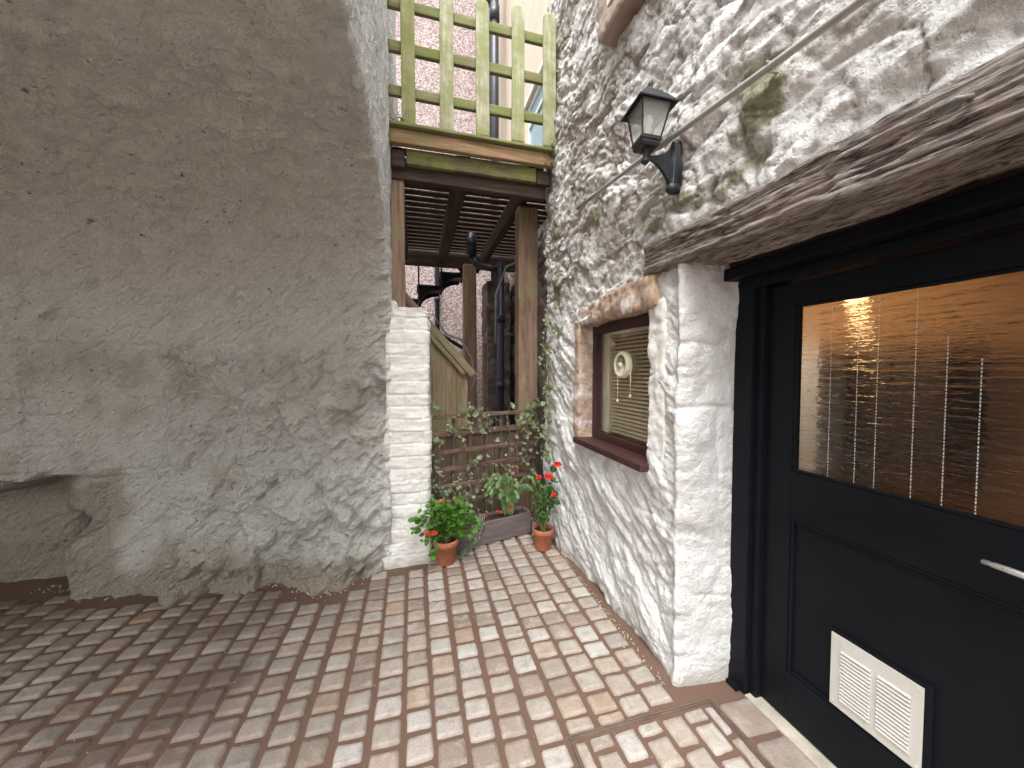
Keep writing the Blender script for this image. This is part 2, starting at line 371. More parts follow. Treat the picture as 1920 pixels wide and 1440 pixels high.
M['grille'] = plain('off_white_aluminium', (.62, .60, .55), .45, .1, .05, 60, .06)
M['whitepaint'] = plain('white_gloss_paint', (.78, .77, .74), .4, 0, .05, 40, .05)
M['cream_pl'] = plain('cream_plastic', (.74, .70, .52), .4, 0, 0, 40, .05)
M['blind'] = plain('cream_blind', (.90, .82, .60), .5, 0, 0, 40, .05)
M['steel'] = plain('brushed_steel', (.72, .72, .70), .3, .7, .03)
M['terracotta'] = plain('terracotta', (.40, .14, .075), .8, 0, .3, 90, .38)
M['soil'] = plain('dark_potting_soil', (.05, .032, .022), .95, 0, 1., 120, .5)
M['dark'] = plain('dark_void', (.012, .011, .011), .9)
M['spiral'] = plain('black_iron', (.015, .015, .017), .5, .4)
M['slab'] = plain('dusty_slab', (.34, .28, .225), .85, 0, .3, 70, .25)
def leafmat(name, a, b, tr=.25):
    t = NT(name); n = t.noise(t.obj(), 18, 4, .6); n2 = t.noise(t.obj(), 90, 3)
    t.set('Base Color', t.mix(t.ramp(n, [(.3, 0.), (.7, 1.)]), a, b)); t.set('Roughness', .5); t.bump(n2, .15, .003)
    t.b.inputs['Subsurface Weight'].default_value = 0
    tl = t.n.new('ShaderNodeBsdfTranslucent'); t.t.links.new(t.b.inputs['Base Color'].links[0].from_socket, tl.inputs[0])
    mx = t.n.new('ShaderNodeMixShader'); mx.inputs[0].default_value = tr
    out = t.n['Material Output']; t.t.links.new(t.b.outputs[0], mx.inputs[1]); t.t.links.new(tl.outputs[0], mx.inputs[2]); t.t.links.new(mx.outputs[0], out.inputs[0])
    return t.m
M['leaf'] = leafmat('bright_green_leaf', (.045, .13, .018), (.12, .28, .035))
M['leafdark'] = leafmat('dark_green_leaf', (.03, .085, .022), (.08, .17, .045))
M['ivy'] = leafmat('ivy_leaf', (.10, .16, .06), (.36, .42, .25))
M['silver'] = leafmat('grey_green_leaf', (.16, .20, .14), (.36, .40, .30))
M['cactusleaf'] = leafmat('segmented_leaf', (.09, .17, .06), (.22, .33, .13))
M['stem'] = plain('green_stem', (.13, .17, .06), .6)
M['brownstem'] = plain('brown_stem', (.16, .11, .07), .7)
M['red'] = leafmat('coral_red_petal', (.75, .045, .035), (.85, .12, .09), .3)
M['orange'] = leafmat('orange_petal', (.80, .17, .03), (.85, .32, .05), .3)
M['pink'] = leafmat('pink_petal', (.75, .18, .16), (.8, .32, .30), .3)
M['moss'] = leafmat('moss_green', (.05, .07, .015), (.13, .16, .04), .1)
# clear glass, rippled glass
def glass(name, bump, c=(1, 1, 1), ro=.0):
    t = NT(name); t.set('Base Color', c); t.set('Roughness', ro); t.set('Transmission Weight', 1.); t.set('IOR', 1.45); t.set('Specular IOR Level', .5)
    if bump:
        o = t.obj(); a = t.noise(t.sc(o, 1, 2.2, 26), 2.2, 3, .5, .6); b = t.noise(t.sc(o, 1, 5, 95), 1.5, 2, .5, .3)
        t.bump(t.math('ADD', a, t.math('MULTIPLY', b, .25)), bump, .02)
    return t.m
M['glass'] = glass('clear_glass', 0); M['ripple'] = glass('rippled_glass', .62, (.96, .93, .88), .03)
t = NT('blue_reflecting_glass'); n = t.noise(t.obj(), 9, 4, .6); t.set('Base Color', t.mix(n, (.16, .34, .40), (.30, .50, .56))); t.set('Roughness', .12); t.set('Specular IOR Level', .8); M['blueglass'] = t.m
M['room'] = plain('amber_room_paint', (.47, .30, .16), .8, 0, 0, 40, .1)

# ---------------------------------------------------------------- ground and paving
npmesh('ground', np.array([[-40, -40, 0], [40, -40, 0], [40, 40, 0], [-40, 40, 0]], float), np.array([[0, 1, 2, 3]]), M['sand'])['kind'] = 'structure'
COVER = (.60, 1.325, .55, 1.395)
def sett(x0, x1, y0, y1, r, n=7, z0=.0, h=.016):
    u = np.linspace(-1, 1, n); k = np.sign(u) * np.abs(u) ** .55
    A, B = np.meshgrid(k, k, indexing='ij'); A = A.ravel(); B = B.ravel()
    cx, cy = (x0 + x1) / 2, (y0 + y1) / 2; hx, hy = (x1 - x0) / 2, (y1 - y0) / 2
    # rounded, chipped outline
    cr = 1 - .055 * (np.abs(A) ** 6 * np.abs(B) ** 6)
    X = cx + A * hx * cr; Y = cy + B * hy * cr
    q = np.stack([X, Y, np.full_like(X, r[0] * 50)], 1)
    e = np.maximum(np.abs(A), np.abs(B))
    jit = fbm(q, 22, 3, s=3) * .006 * e
    X = X + jit * A; Y = Y + fbm(q, 25, 3, s=5) * .006 * e * B
    Z = z0 + h * (1 - sst(.80, 1.0, e)) * 1. - .004 + .0025 * fbm(q, 30, 2, s=8) + (A * r[1] + B * r[2]) * .0025
    Z = np.where(e > .99, z0 - .006, Z)
    V = np.stack([X, Y, Z], 1)
    return V, gridF(n, n), {'rnd': np.full(n * n, r[0]), 'rnd2': np.full(n * n, r[3]), 'edge': .65 * sst(.83, 1, e)}
def wallY(x):   # where the left wall meets the ground
    return np.interp(x, [-5, -2.9, -2.3, -2.2, -1.9, -1.2, -.95, -.6, -.37, .1, .12, 1.3], [3.5, 3.42, 3.3, 3.17, 3.14, 3.1, 2.98, 2.76, 2.95, 2.95, 4.5, 4.5])
parts = []; x = -5.2; ci = 0
while x < 1.33:
    w = .120 + .018 * (random.random() - .5)
    if 1.06 < x < 1.12: w = 1.165 - x
    y = -1.2 + random.random() * .1
    xo = 0
    while y < 3.5:
        l = .088 + .034 * random.random(); x0, x1, y0, y1 = x, x + w, y, y + l
        wob = .008 * math.sin(y * 2.1 + ci)
        r = [random.random(), random.uniform(-1, 1), random.uniform(-1, 1), random.random()]
        cx, cy = (x0 + x1) / 2, (y0 + y1) / 2
        ok = y1 < wallY(cx) - (.10 if cx < -.3 else -.02)
        if y1 > 1.47 and x1 > 1.19: x1 = 1.19
        if x1 > 1.325: x1 = 1.325
        if cx < -.4 and random.random() < .012: ok = False
        if x1 > COVER[0] - .005 and y0 < COVER[3] + .01 and y1 > COVER[2]:
            if x0 < COVER[0] - .06: x1 = COVER[0] - .012
            elif y1 > COVER[3] + .045: y0 = COVER[3] + .012
            else: ok = False
        if y1 - y0 < .03 or x1 - x0 < .03: ok = False
        if ok: parts.append(sett(x0 + wob, x1 + wob, y0, y1, r))
        y += l + .013 + .006 * random.random()
    x += w + .016 + .004 * random.random(); ci += 1
# narrow cut pieces along the house wall and in front of the door
y = 1.46
while y < 2.9:
    l = .10 + .07 * random.random()
    y += l + .02
V, F, A = join(parts)
st = np.exp(-(((V[:, 0] + .98) / .16) ** 2 + ((V[:, 1] - 2.07) / .13) ** 2)) * 1.1 + (.30 + .5 * sst(-.1, .4, fbm(V, 1.6, 5, .6, s=40))) * sst(.0, -.9, V[:, 0] + .35 * fbm(V, 1.3, 4, s=41))  # one stained spot, plus painted shade over the floor under the vault
st = st * .8; A['stain_shade'] = np.clip(st, 0, .8)
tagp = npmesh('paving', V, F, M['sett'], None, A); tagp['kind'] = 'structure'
# threshold slabs in front of the door
parts = []
y = .3
while y < 1.36:
    l = .15 + .1 * random.random(); r = [random.random() * .25, 0, 0, .5]
    parts.append(sett(1.335, 1.535, y, min(y + l, 1.39), r, 7, .001, .012)); y += l + .012
V, F, A = join(parts); A['stain_shade'] = V[:, 0] * 0 + .12
npmesh('doorstep_paving', V, F, M['sett'], None, A)['kind'] = 'structure'

# access cover: thin metal rim, recessed tray filled with elongated setts
cv = empty('access_cover', ((COVER[0] + COVER[1]) / 2, (COVER[2] + COVER[3]) / 2, 0))
tag(cv, 'paved access cover with thin metal rim set in the brick paving before the black door', 'access cover')
b = MB(); x0, x1, y0, y1 = COVER
for (a0, a1, b0, b1) in ((x0, x1, y1 - .003, y1), (x0, x1, y0, y0 + .003), (x0, x0 + .003, y0 + .003, y1 - .003), (x1 - .003, x1, y0 + .003, y1 - .003),
                         (x0 + .009, x1 - .009, y1 - .012, y1 - .009), (x0 + .009, x1 - .009, y0 + .009, y0 + .012), (x0 + .009, x0 + .012, y0 + .012, y1 - .012), (x1 - .012, x1 - .009, y0 + .012, y1 - .012)):
    b.box(a0, a1, b0, b1, -.002, .011, 0)
b.build('rim', plain('dull_rusty_steel', (.27, .21, .17), .5, .5, .1), cv)
parts = []; ya = y1 - .03; row = 0; X = x0 + .022; colw = [.05, .10, .10, .105, .105, .10, .08]
for cw in colw:
    if X + cw > x1 - .02: cw = x1 - .025 - X
    if cw < .03: break
    y = y1 - .03; l = .05 if row % 2 else .13
    while y > y0 + .03:
        yb = max(y - l, y0 + .03); parts.append(sett(X, X + cw, yb, y, [random.choice([.74, .5, .85, .46, .8]), random.uniform(-1, 1), random.uniform(-1, 1), random.random()])); y = yb - .014; l = random.uniform(.12, .16)
    X += cw + .014; row += 1
V, F, A = join(parts); A['stain_shade'] = V[:, 0] * 0
npmesh('setts', V, F, M['sett'], cv, A)

# ---------------------------------------------------------------- vaulted building on the left
PR = [(3.10, -.05), (3.09, .5), (3.08, 1.2), (3.05, 1.78), (2.94, 2.12), (2.70, 2.50), (2.36, 2.69), (1.98, 2.745), (1.4, 2.79), (.8, 2.78), (.2, 2.70), (-.05, 2.66), (-.12, 2.68), (-.15, 2.75)]
for _ in range(2):
    q = [PR[0]]
    for i in range(len(PR) - 1):
        a, b_ = PR[i], PR[i + 1]; q += [(a[0] * .75 + b_[0] * .25, a[1] * .75 + b_[1] * .25), (a[0] * .25 + b_[0] * .75, a[1] * .25 + b_[1] * .75)]
    PR = q + [PR[-1]]
PR = np.array(PR); sl = np.concatenate([[0], np.cumsum(np.hypot(*np.diff(PR, axis=0).T))])
LB = empty('vaulted_building', (-.6, 3.1, 0))
tag(LB, 'cream limewashed building on the left with a vaulted passage and rough rocky base', 'building')
def prof(s): return np.stack([np.interp(s, sl, PR[:, 0]), np.interp(s, sl, PR[:, 1])], 1)
S1 = 5.4                                                     # the part seen from inside the passage
ss = np.concatenate([np.arange(0, S1, .0105), np.arange(S1, sl[-1], .06), [sl[-1]]])
P2 = prof(ss); tn = np.gradient(P2, axis=0); tn /= np.linalg.norm(tn, axis=1)[:, None] + 1e-9
for k in range(3): tn[1:-1] = (tn[:-2] + tn[1:-1] + tn[2:]) / 3
tn /= np.linalg.norm(tn, axis=1)[:, None]
NIn = np.stack([-tn[:, 1], tn[:, 0]], 1)                      # points into the passage (towards -Y at the wall)
XE = -.213
qx = np.concatenate([-np.arange(0, 2.9, .0105)[::-1], []]) ; qx = np.concatenate([[-4.6, -4.1, -3.7, -3.4, -3.2, -3.05, -2.95], qx])
Rr = np.concatenate([[.006, .014, .024], .024 + np.cumsum(np.linspace(.012, .06, 60))])
Rr = Rr / Rr[-1]
nS = len(ss)
# inside part
Xg = np.repeat(XE - .02 + qx, nS); Yg = np.tile(P2[:, 0], len(qx)); Zg = np.tile(P2[:, 1], len(qx))
Nn = np.stack([np.zeros(len(Xg)), np.tile(NIn[:, 0], len(qx)), np.tile(NIn[:, 1], len(qx))], 1)
Pb = np.stack([Xg, Yg, Zg], 1)
def vault_disp(P):
    X, Y, Z = P.T; s_ = np.where(Y > 2.2, Z, 9)
    d = .018 * fbm(P, 1.1, 3, s=1) + .0045 * fbm(P, 9, 4, s=2)
    # diagonal trowel ridges on the plaster
    dg = np.stack([(X * .75 + Z * .65 + Y * .3) * 3.0 + .25 * fbm(P, 3, 2, s=12), (Z * .75 - X * .65) * 13, Y * 8], 1)
    pl = .052 * fbm(dg, 1, 5, .68, s=4) + .020 * ridged(dg, 1.4, 4, .6, s=44) + .010 * fbm(P * [1, 1, 1], 24, 4, .6, s=34) * sst(-.2, .3, fbm(P, 2, 2, s=35)) + .010 * ridged(dg, .6, 4, s=24) + .012 * sst(.15, .5, fbm(dg * .6, 1.1, 3, s=14))
    top = sst(1.62, 1.85, Z + .05 * fbm(P, 3, 2, s=6))
    d = d + pl * (.5 + .5 * top) * np.where(Y < 1.7, .5, 1)
    low = 1 - top
    # rock towards the mouth
    wx = X + .07 * fbm(P, 4, 3, s=21)
    rock = low * sst(-1.70, -1.62, wx)
    rp = P + .12 * np.stack([fbm(P, 2.5, 3, s=31), fbm(P, 2.5, 3, s=32), fbm(P, 2.5, 3, s=33)], 1)
    e, f1, idv = voro(np.stack([(rp[:, 0] + rp[:, 2] * .5) * 3.6, rp[:, 1] * 3, (rp[:, 2] - rp[:, 0] * .35) * 4.6], 1), 3)
    wq = .10 * np.stack([fbm(P, 5, 3, s=36), fbm(P, 5, 3, s=37), fbm(P, 5, 3, s=38)], 1)
    dq = np.stack([(rp[:, 0] * .85 - rp[:, 2] * .5), rp[:, 1], (rp[:, 2] * .85 + rp[:, 0] * .5) * 1.45], 1) + wq
    rk = .26 * (billow(dq, 2.0, 3, .5, 7, .8) - .3) + .13 * (billow(dq, 4.6, 4, .5, 19, .8) - .3) + .04 * (billow(dq, 13.0, 3, .6, 29, .8) - .3) + .06 * fbm(rp, 1.8, 3, s=18) + .026 * (idv - .5) + .016 * fbm(rp, 16, 5, .65, s=9)
    d = d + rock * (rk * .85 + .035)
    # foot swelling out near the mouth and thinning at the top
    d = d + .20 * np.exp(-((X + .60 + .06 * fbm(P, 5, 3, s=88)) / .25) ** 2) * (1 - sst(-.05, .70, Z + .2 * fbm(P, 4, 4, s=89))) + .07 * rock * (1 - sst(.1, 1.1, Z))
    # painted brick zone
    br = low * (1 - sst(-1.70, -1.62, wx)) * sst(.80, .86, Z)
    zc = Z + .008 * fbm(P, 4, 2, s=50); row = np.floor(zc / .105); fz = zc / .105 - row
    fx = (X / .26 + .5 * (row % 2)); fx = fx - np.floor(fx)
    j = np.minimum(np.minimum(fz, 1 - fz) * .105, np.minimum(fx, 1 - fx) * .26)
    d = d + br * (.016 * sst(0, .014, j) * (.3 + .7 * sst(-.3, .3, fbm(P, 1.6, 2, s=51))) + .006 * fbm(P, 14, 3, s=52))
    d = d - .035 * br * np.exp(-((X + 2.42 + .02 * fbm(P, 5, 2, s=60)) / .022) ** 2)   # vertical crack
    d = d - .022 * np.exp(-((Z - 1.72 - .03 * fbm(P, 2, 2, s=61)) / .02) ** 2) * (X < -.9) * (Y > 2.2) * .6
    d = d - .02 * np.exp(-((Z - .875) / .012) ** 2) * br
    # alcove hollowed under the ledge, with a stub of rock left standing in front
    low2 = (Y > 2) * (Z < 1.0)
    al = low2 * (1 - sst(-2.06, -2.02, X + .04 * fbm(P, 4, 3, s=70))) * (1 - sst(.76, .84, Z + .09 * fbm(P, 4, 4, s=97) + .05 * (X < -2.6)))
    stub = sst(-2.36, -2.29, X + .03 * fbm(P, 6, 3, s=74)) * (1 - sst(.40, .58, Z + .5 * (-2.1 - X) + .25 * fbm(P, 4, 4, s=71)))
    notch = np.exp(-((X + 2.43) / .07) ** 2) * (1 - sst(.35, .55, Z + .1 * fbm(P, 5, 3, s=76)))
    d = d - al * (.30 + .12 * sst(-2.35, -2.6, X) + .06 * fbm(P, 3, 4, s=72)) * (1 - stub * .9) - al * notch * .25 + al * .06 * (billow(P, 4, 4, .55, s=73) - .5)
    foot = (Y > 2) * (X < -1.1) * (1 - sst(.0, .55, Z)) * (1 - al)
    d = d + foot * (.03 + .08 * fbm(P, 3, 3, s=75) + .07 * (billow(P, 4, 4, .55, s=79) - .5))
    return d * np.where(Y < 0, .4, 1.)
def nb(P): return P + 0
D = vault_disp(Pb); endf = np.exp(-((XE - Pb[:, 0]) / .02))
Vi = Pb + Nn * D[:, None]
# outer face, radial from the mouth curve out to the top of the building
cY, cZ = 1.0, 1.2
def target(y, z):
    dy, dz = y - cY, z - cZ
    best = 1e9
    if dy > 1e-6: best = min(best, (4.36 - cY) / dy)
    if dy < -1e-6: best = min(best, (-4.5 - cY) / dy)
    if dz > 1e-6:
        for k in range(30):
            b2 = best
            tt = (6.3 - cZ) / dz; yy = cY + dy * tt
            break
        # unseen top, lowered to admit light: 6.3 m above Y=3, falling to 3.6 m behind the camera
        lo, hi = 0., min(best, 20.)
        for k in range(40):
            mid = (lo + hi) / 2; yy = cY + dy * mid; zz = cZ + dz * mid; top = np.interp(yy, [-1, 1.2, 3.0, 9], [3.7, 4.6, 6.3, 6.3])
            if zz < top: lo = mid
            else: hi = mid
        best = min(best, lo)
    if dz < -1e-6: best = min(best, (-.05 - cZ) / dz) if abs(dy) < .5 else best
    return cY + dy * best, max(cZ + dz * best, -.05)
TG = np.array([target(*p) for p in P2])
last = Vi[-nS:]
Vo = [last]; 
for r in Rr:
    yz = last[:, 1:] * (1 - r) + TG * r
    P_ = np.concatenate([np.full((nS, 1), XE), yz], 1)
    dd = .026 * fbm(P_, 1.6, 4, s=81) + .012 * fbm(P_ * [1, 14, 2.2], 1, 4, s=82) + .012 * ridged(P_ * [1, 1.6, 1], 7, 5, .6, s=83)
    sft = -.018 * math.exp(-r * 120)
    P_[:, 0] += dd + sft + .02 + .012 * (P_[:, 1] - 3)
    Vo.append(P_)
Vo = np.concatenate(Vo[1:])
Vall = np.concatenate([Vi, Vo]); ncol = len(qx) + len(Rr)
Xv, Yv, Zv = Vall.T
inside = np.concatenate([np.ones(len(Vi)), np.zeros(len(Vo))])
dirt_shade = .75 * sst(.40, .0, Zv + .25 * fbm(Vall, 3, 4, s=90)) * inside + (.3 * sst(.0, .4, fbm(Vall, 2.4, 5, .6, s=91)) + .32) * inside * (1 - sst(1.5, 1.9, Zv + .2 * fbm(Vall, 3, 3, s=94)))
dirt_shade = dirt_shade + inside * .5 * (1 - sst(-1.99, -1.86, Xv + .1 * fbm(Vall, 3, 3, s=95))) * (1 - sst(.75, .85, Zv + .22 * fbm(Vall, 4, 4, s=96)))  # shade inside the alcove, painted in as extra brown
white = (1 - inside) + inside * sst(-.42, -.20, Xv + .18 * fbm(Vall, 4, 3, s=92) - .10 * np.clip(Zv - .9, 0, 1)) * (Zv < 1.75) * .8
npmesh('vault_and_wall', Vall, gridF(ncol, nS), M['passage'], LB, {'dirt_shade': np.clip(dirt_shade, 0, .92), 'white': np.clip(white, 0, 1)})
b = MB(); b.box(-5.2, -4.5, -.15, 3.5, -.02, 3.0, .01); b.build('passage_end_wall', M['passage'], LB)
b = MB(); b.box(-5.2, -.35, 2.95, 4.30, 3.0, 6.1, 0); b.box(-5.2, -.35, 3.95, 4.30, -.02, 3.0, 0); b.box(-5.2, -.35, -.15, 2.95, 2.95, 3.55, 0)
b.build('core_masonry', M['passage'], LB)

# ---------------------------------------------------------------- white brick pier
BP = empty('brick_pier', (-.1, 3.1, 0)); tag(BP, 'white painted brick pier beside the passage mouth, left of the trellis', 'pier')
path = [(-.42, 3.00), (.06, 3.00), (.085, 3.006), (.098, 3.02), (.102, 3.045), (.102, 3.32)]
def pathsample(path, st):
    p = np.array(path); l = np.concatenate([[0], np.cumsum(np.hypot(*np.diff(p, axis=0).T))]); s = np.arange(0, l[-1], st)
    q = np.stack([np.interp(s, l, p[:, 0]), np.interp(s, l, p[:, 1])], 1); t_ = np.gradient(q, axis=0)
    for k in range(2): t_[1:-1] = (t_[:-2] + t_[1:-1] + t_[2:]) / 3
    t_ /= np.linalg.norm(t_, axis=1)[:, None]; return s, q, np.stack([t_[:, 1], -t_[:, 0], t_[:, 0] * 0], 1)
s_, q_, n_ = pathsample(path, .007)
zs = np.arange(-.03, 2.045, .007); nz = len(zs)
P_ = np.stack([np.repeat(q_[:, 0], nz), np.repeat(q_[:, 1], nz), np.tile(zs, len(q_))], 1); N_ = np.repeat(n_, nz, axis=0); SS = np.repeat(s_, nz)
def brick(P, S, ch=.083, bw=.235, amp=.012, s=0):
    w = .016 * fbm(P, 3.5, 3, s=s + 1); z = P[:, 2] + w; row = np.floor(z / ch); fz = z / ch - row
    fx = (S + .012 * fbm(P, 6, 2, s=s + 2)) / bw + .5 * (row % 2) + .13 * _h(row, row * 0, row * 0, 4); cx = np.floor(fx); fx = fx - cx
    j = np.minimum(np.minimum(fz, 1 - fz) * ch, np.minimum(fx, 1 - fx) * bw); rr = _h(row, cx, cx * 0, 8 + s)
    return amp * sst(0, .012, j) * (.35 + .65 * sst(-.4, .3, fbm(P, 2.5, 2, s=s + 5))) + .010 * (rr - .5) + .006 * fbm(P, 18, 4, .6, s=s + 3) + .004 * ridged(P, 22, 3, s=s + 6)
d = .8 * brick(P_, SS, .098, .235, .011, s=100) + .012 * ridged(P_ * [1, 1, 1.6], 5, 4, s=116) + .03 * (1 - sst(0, .25, P_[:, 2])) * np.exp(-((P_[:, 0] + .35) / .2) ** 2) + .012 * fbm(P_, 2, 3, s=110)
V = P_ + N_ * d[:, None]
topn = .02 * fbm(P_, 8, 3, s=111)
V[:, 2] += np.where(P_[:, 2] > 2.03, topn + .05 * (P_[:, 0] < -.14), 0)
V[:, 0] += np.clip((-.2 - P_[:, 0]) / .22, 0, 1) * .20 * sst(-.1, 1.3, P_[:, 2])
dirt_shade = .5 * sst(.10, .0, P_[:, 2] + .06 * fbm(P_, 6, 3, s=112)) + .3 * sst(.25, .6, fbm(P_, 5, 4, s=113)) * (P_[:, 2] < .5)
npmesh('brickwork', V, gridF(len(s_), nz, flip=True), M['whitebrick'], BP, {'dirt_shade': np.clip(dirt_shade, 0, .8)})
# top bed of the pier
nx, ny = 70, 42; gx = np.linspace(-.215, .108, nx); gy = np.linspace(2.995, 3.32, ny)
P_ = np.stack([np.repeat(gx, ny), np.tile(gy, nx), np.full(nx * ny, 2.036)], 1)
e = np.minimum(sst(0, .02, P_[:, 1] - 2.993), sst(0, .02, .11 - P_[:, 0]))
P_[:, 2] += .02 * fbm(P_, 8, 3, s=111) + .05 * (P_[:, 0] < -.14) + .008 * fbm(P_, 30, 3, s=114) - .02 * (1 - e)
npmesh('top_bed', P_, gridF(nx, ny), M['whitebrick'], BP, {'dirt_shade': np.zeros(nx * ny)})

# ---------------------------------------------------------------- stone house on the right
SH = empty('stone_house', (1.4, 2.0, 0)); tag(SH, 'stone house on the right with flaking white limewash, oak lintel, small window and black door', 'house')
WX = 1.21
def rub(P, pier=0.):
    """bulge outwards and the colour masks of the limewashed rubble; P is the undisplaced point"""
    X, Y, Z = P.T
    w = np.stack([fbm(P, 2.2, 3, s=201), fbm(P, 2.2, 3, s=202), fbm(P, 2.2, 3, s=203)], 1) * .16
    Q = P + w
    e, f1, idv = voro(np.stack([Q[:, 0] * 4.5, Q[:, 1] * 4.2, Q[:, 2] * 6.0], 1), 11)
    e2, g1, id2 = voro(np.stack([Q[:, 0] * 12, Q[:, 1] * 11, Q[:, 2] * 15], 1), 17)
    up = sst(1.65, 2.35, Z + .25 * fbm(P, 1.5, 3, s=205))      # bare, rough rubble above; thicker limewash below
    near = sst(1.9, 1.0, Y)                                     # towards the camera the upper wall has thick smooth lime
    jn = sst(-.15, .3, fbm(P, 2.6, 3, s=221))
    st1 = .014 * (1 - np.clip(f1 * 1.1, 0, 1) ** 2.) + .026 * (idv - .5) - .013 * (1 - sst(0, .12, e)) * jn
    st2 = .010 * (1 - np.clip(g1, 0, 1) ** 2) + .018 * (id2 - .5) - .007 * (1 - sst(0, .14, e2)) * jn
    sm = (1 - up) * .75 + up * near * .6
    d = st1 * (1 - .75 * sm) + st2 * (1 - .9 * sm) + .012 * fbm(P, 20, 4, .6, s=207) * (.3 + .7 * up) + .030 * (billow(Q * [1, 1, 1.5], 6, 5, .6, s=208) - .4) * (.25 + up * .75) + .045 * (billow(Q * [1, .8, 1.5], 2.4, 4, .5, s=218) - .4) * up
    # slumping diagonal ridges in the lower whitewash
    dg = np.stack([(Z - Y * .75) * 6.0, (Z * .75 + Y) * 2.0, X * 3], 1) + 3. * w
    d = d + (1 - up) * (.075 * (billow(dg, .7, 4, .45, 209, .8) - .3) + .012 * fbm(dg, 2.6, 4, s=219) + .004 * ridged(dg, 5, 3, s=229))
    d = d + .035 * fbm(P, .9, 3, s=210) + up * near * .045 * ridged(np.stack([Z * 4, Y * 1.6 + Z * 1.5, X], 1) + w, .9, 3, s=211)
    hole = sst(.50, .72, fbm(np.stack([X, Y * 3.2 + Z * 1.5, Z * 5], 1), 1.6, 4, s=212)) * up
    d = d - .05 * hole
    d = (d - .035) * (1 - .7 * pier)
    fl = fbm(P, 3.4, 5, .62, s=214)
    paint = 1.0 - up * (.38 + .44 * sst(-.25, .35, fl)) + up * near * .45 - .35 * hole - .35 * up * (1 - sst(0, .15, e)) + .25 * up * sst(.3, .9, idv)
    paint = np.where(Z < 1.6, paint + .12, paint)
    moss = .0 + .55 * np.exp(-((Y - 1.75) / .42) ** 2 - ((Z - 2.48) / .20) ** 2) + .55 * np.exp(-((Y - 3.1) / .16) ** 2) * sst(1.0, 1.9, Z) * (1 - sst(3.3, 3.7, Z)) \
        + .55 * up * sst(.05, .45, fbm(P, 2.6, 5, .6, s=216)) + .45 * np.exp(-((Y - .95) / .3) ** 2 - ((Z - 2.55) / .12) ** 2) + .25 * np.exp(-((Z - 2.32) / .05) ** 2) * (Y < 1.9)
    moss = moss * (Z > .9)
    dirt_shade = .55 * sst(.10, .0, Z + .06 * fbm(P, 5, 3, s=217)) * (1 - pier * .5)
    return d, {'paint': paint, 'stone': np.clip(idv * .6 + id2 * .4, 0, 1), 'moss': moss, 'dirt_shade': dirt_shade}
WY0, WY1, WZ0, WZ1 = 1.755, 2.60, 1.00, 1.905
def wallgrid(ys, zs, fn=None, cut=None, x=WX):
    nz = len(zs); P = np.stack([np.full(len(ys) * nz, x), np.repeat(ys, nz), np.tile(zs, len(ys))], 1)
    d, at = rub(P); V = P.copy(); V[:, 0] -= d
    F = gridF(len(ys), nz)
    if cut:
        a, b_, c, e = cut
        # wobble the edge of the opening
        wob = .012 * fbm(P, 9, 3, s=230)
        cy = P[F].mean(1)[:, 1]; cz = P[F].mean(1)[:, 2]
        F = F[~((cy > a) & (cy < b_) & (cz > c) & (cz < e))]
    return V, F, at
st_ = .0085
A1 = wallgrid(np.arange(1.56, 3.4, st_), np.arange(-.03, 4.95, st_), cut=(WY0, WY1, WZ0, WZ1))
A2 = wallgrid(np.concatenate([np.linspace(-4, .1, 40), np.arange(.12, 1.57, st_)]), np.concatenate([np.arange(2.10, 3.4, st_), np.linspace(3.42, 4.95, 50)]))
# the pier wraps round into the door recess
path = [(WX, 1.60), (WX, 1.53), (WX + .006, 1.512), (WX + .02, 1.502), (WX + .045, 1.497), (1.54, 1.475)]
s_, q_, n_ = pathsample(path, .007); n_ = -n_ if n_[0][0] > 0 else n_
zs = np.arange(-.03, 2.13, st_); nz = len(zs)
P_ = np.stack([np.repeat(q_[:, 0], nz), np.repeat(q_[:, 1], nz), np.tile(zs, len(q_))], 1); N_ = np.repeat(n_, nz, axis=0)
Pf = P_.copy(); turn = np.repeat(sst(1.56, 1.50, q_[:, 1]), nz)
d, at = rub(P_, .0)
d2 = .022 * fbm(P_, 2.6, 4, s=240) + .030 * (billow(P_ * [1, 1, 1.5], 3.2, 4, .5, s=248) - .45) + .006 * fbm(P_ * [1, 1, 2], 9, 4, s=241) - .012 * np.exp(-((np.modf((P_[:, 2] + .05 * fbm(P_, 3, 2, s=243)) / .30)[0] - .5) / .04) ** 2) * sst(-.2, .3, fbm(P_, 2.5, 2, s=244)) + .004 * ridged(P_, 12, 3, s=242)
# ragged arris: chips and bulges
chip = .028 * ridged(P_ * [1, 1, 1], 5, 3, s=245) * np.exp(-((np.repeat(s_, nz) - .10) / .05) ** 2)
dd = d * (1 - turn) + (d2 + .006) * turn - np.clip(chip, 0, 1) * .6
V_ = P_ + N_ * dd[:, None]
lean = (1 - sst(0, .6, P_[:, 2])) * .0
at['paint'] = np.clip(at['paint'] * (1 - turn) + 1.25 * turn, 0, 1.4); at['paint'] = np.maximum(at['paint'], 1.0 * (P_[:, 2] < 2.02))
at['moss'] = at['moss'] * (P_[:, 2] > 2.02) * (1 - turn)
at['dirt_shade'] = at['dirt_shade'] * .8 + .10 * turn * sst(.1, .5, fbm(P_, 4, 3, s=246))
A3 = (V_, gridF(len(s_), nz), at)
V, F, A = join([A1, A2, A3])
npmesh('rubble_wall', V, F, M['rubble'], SH, A)
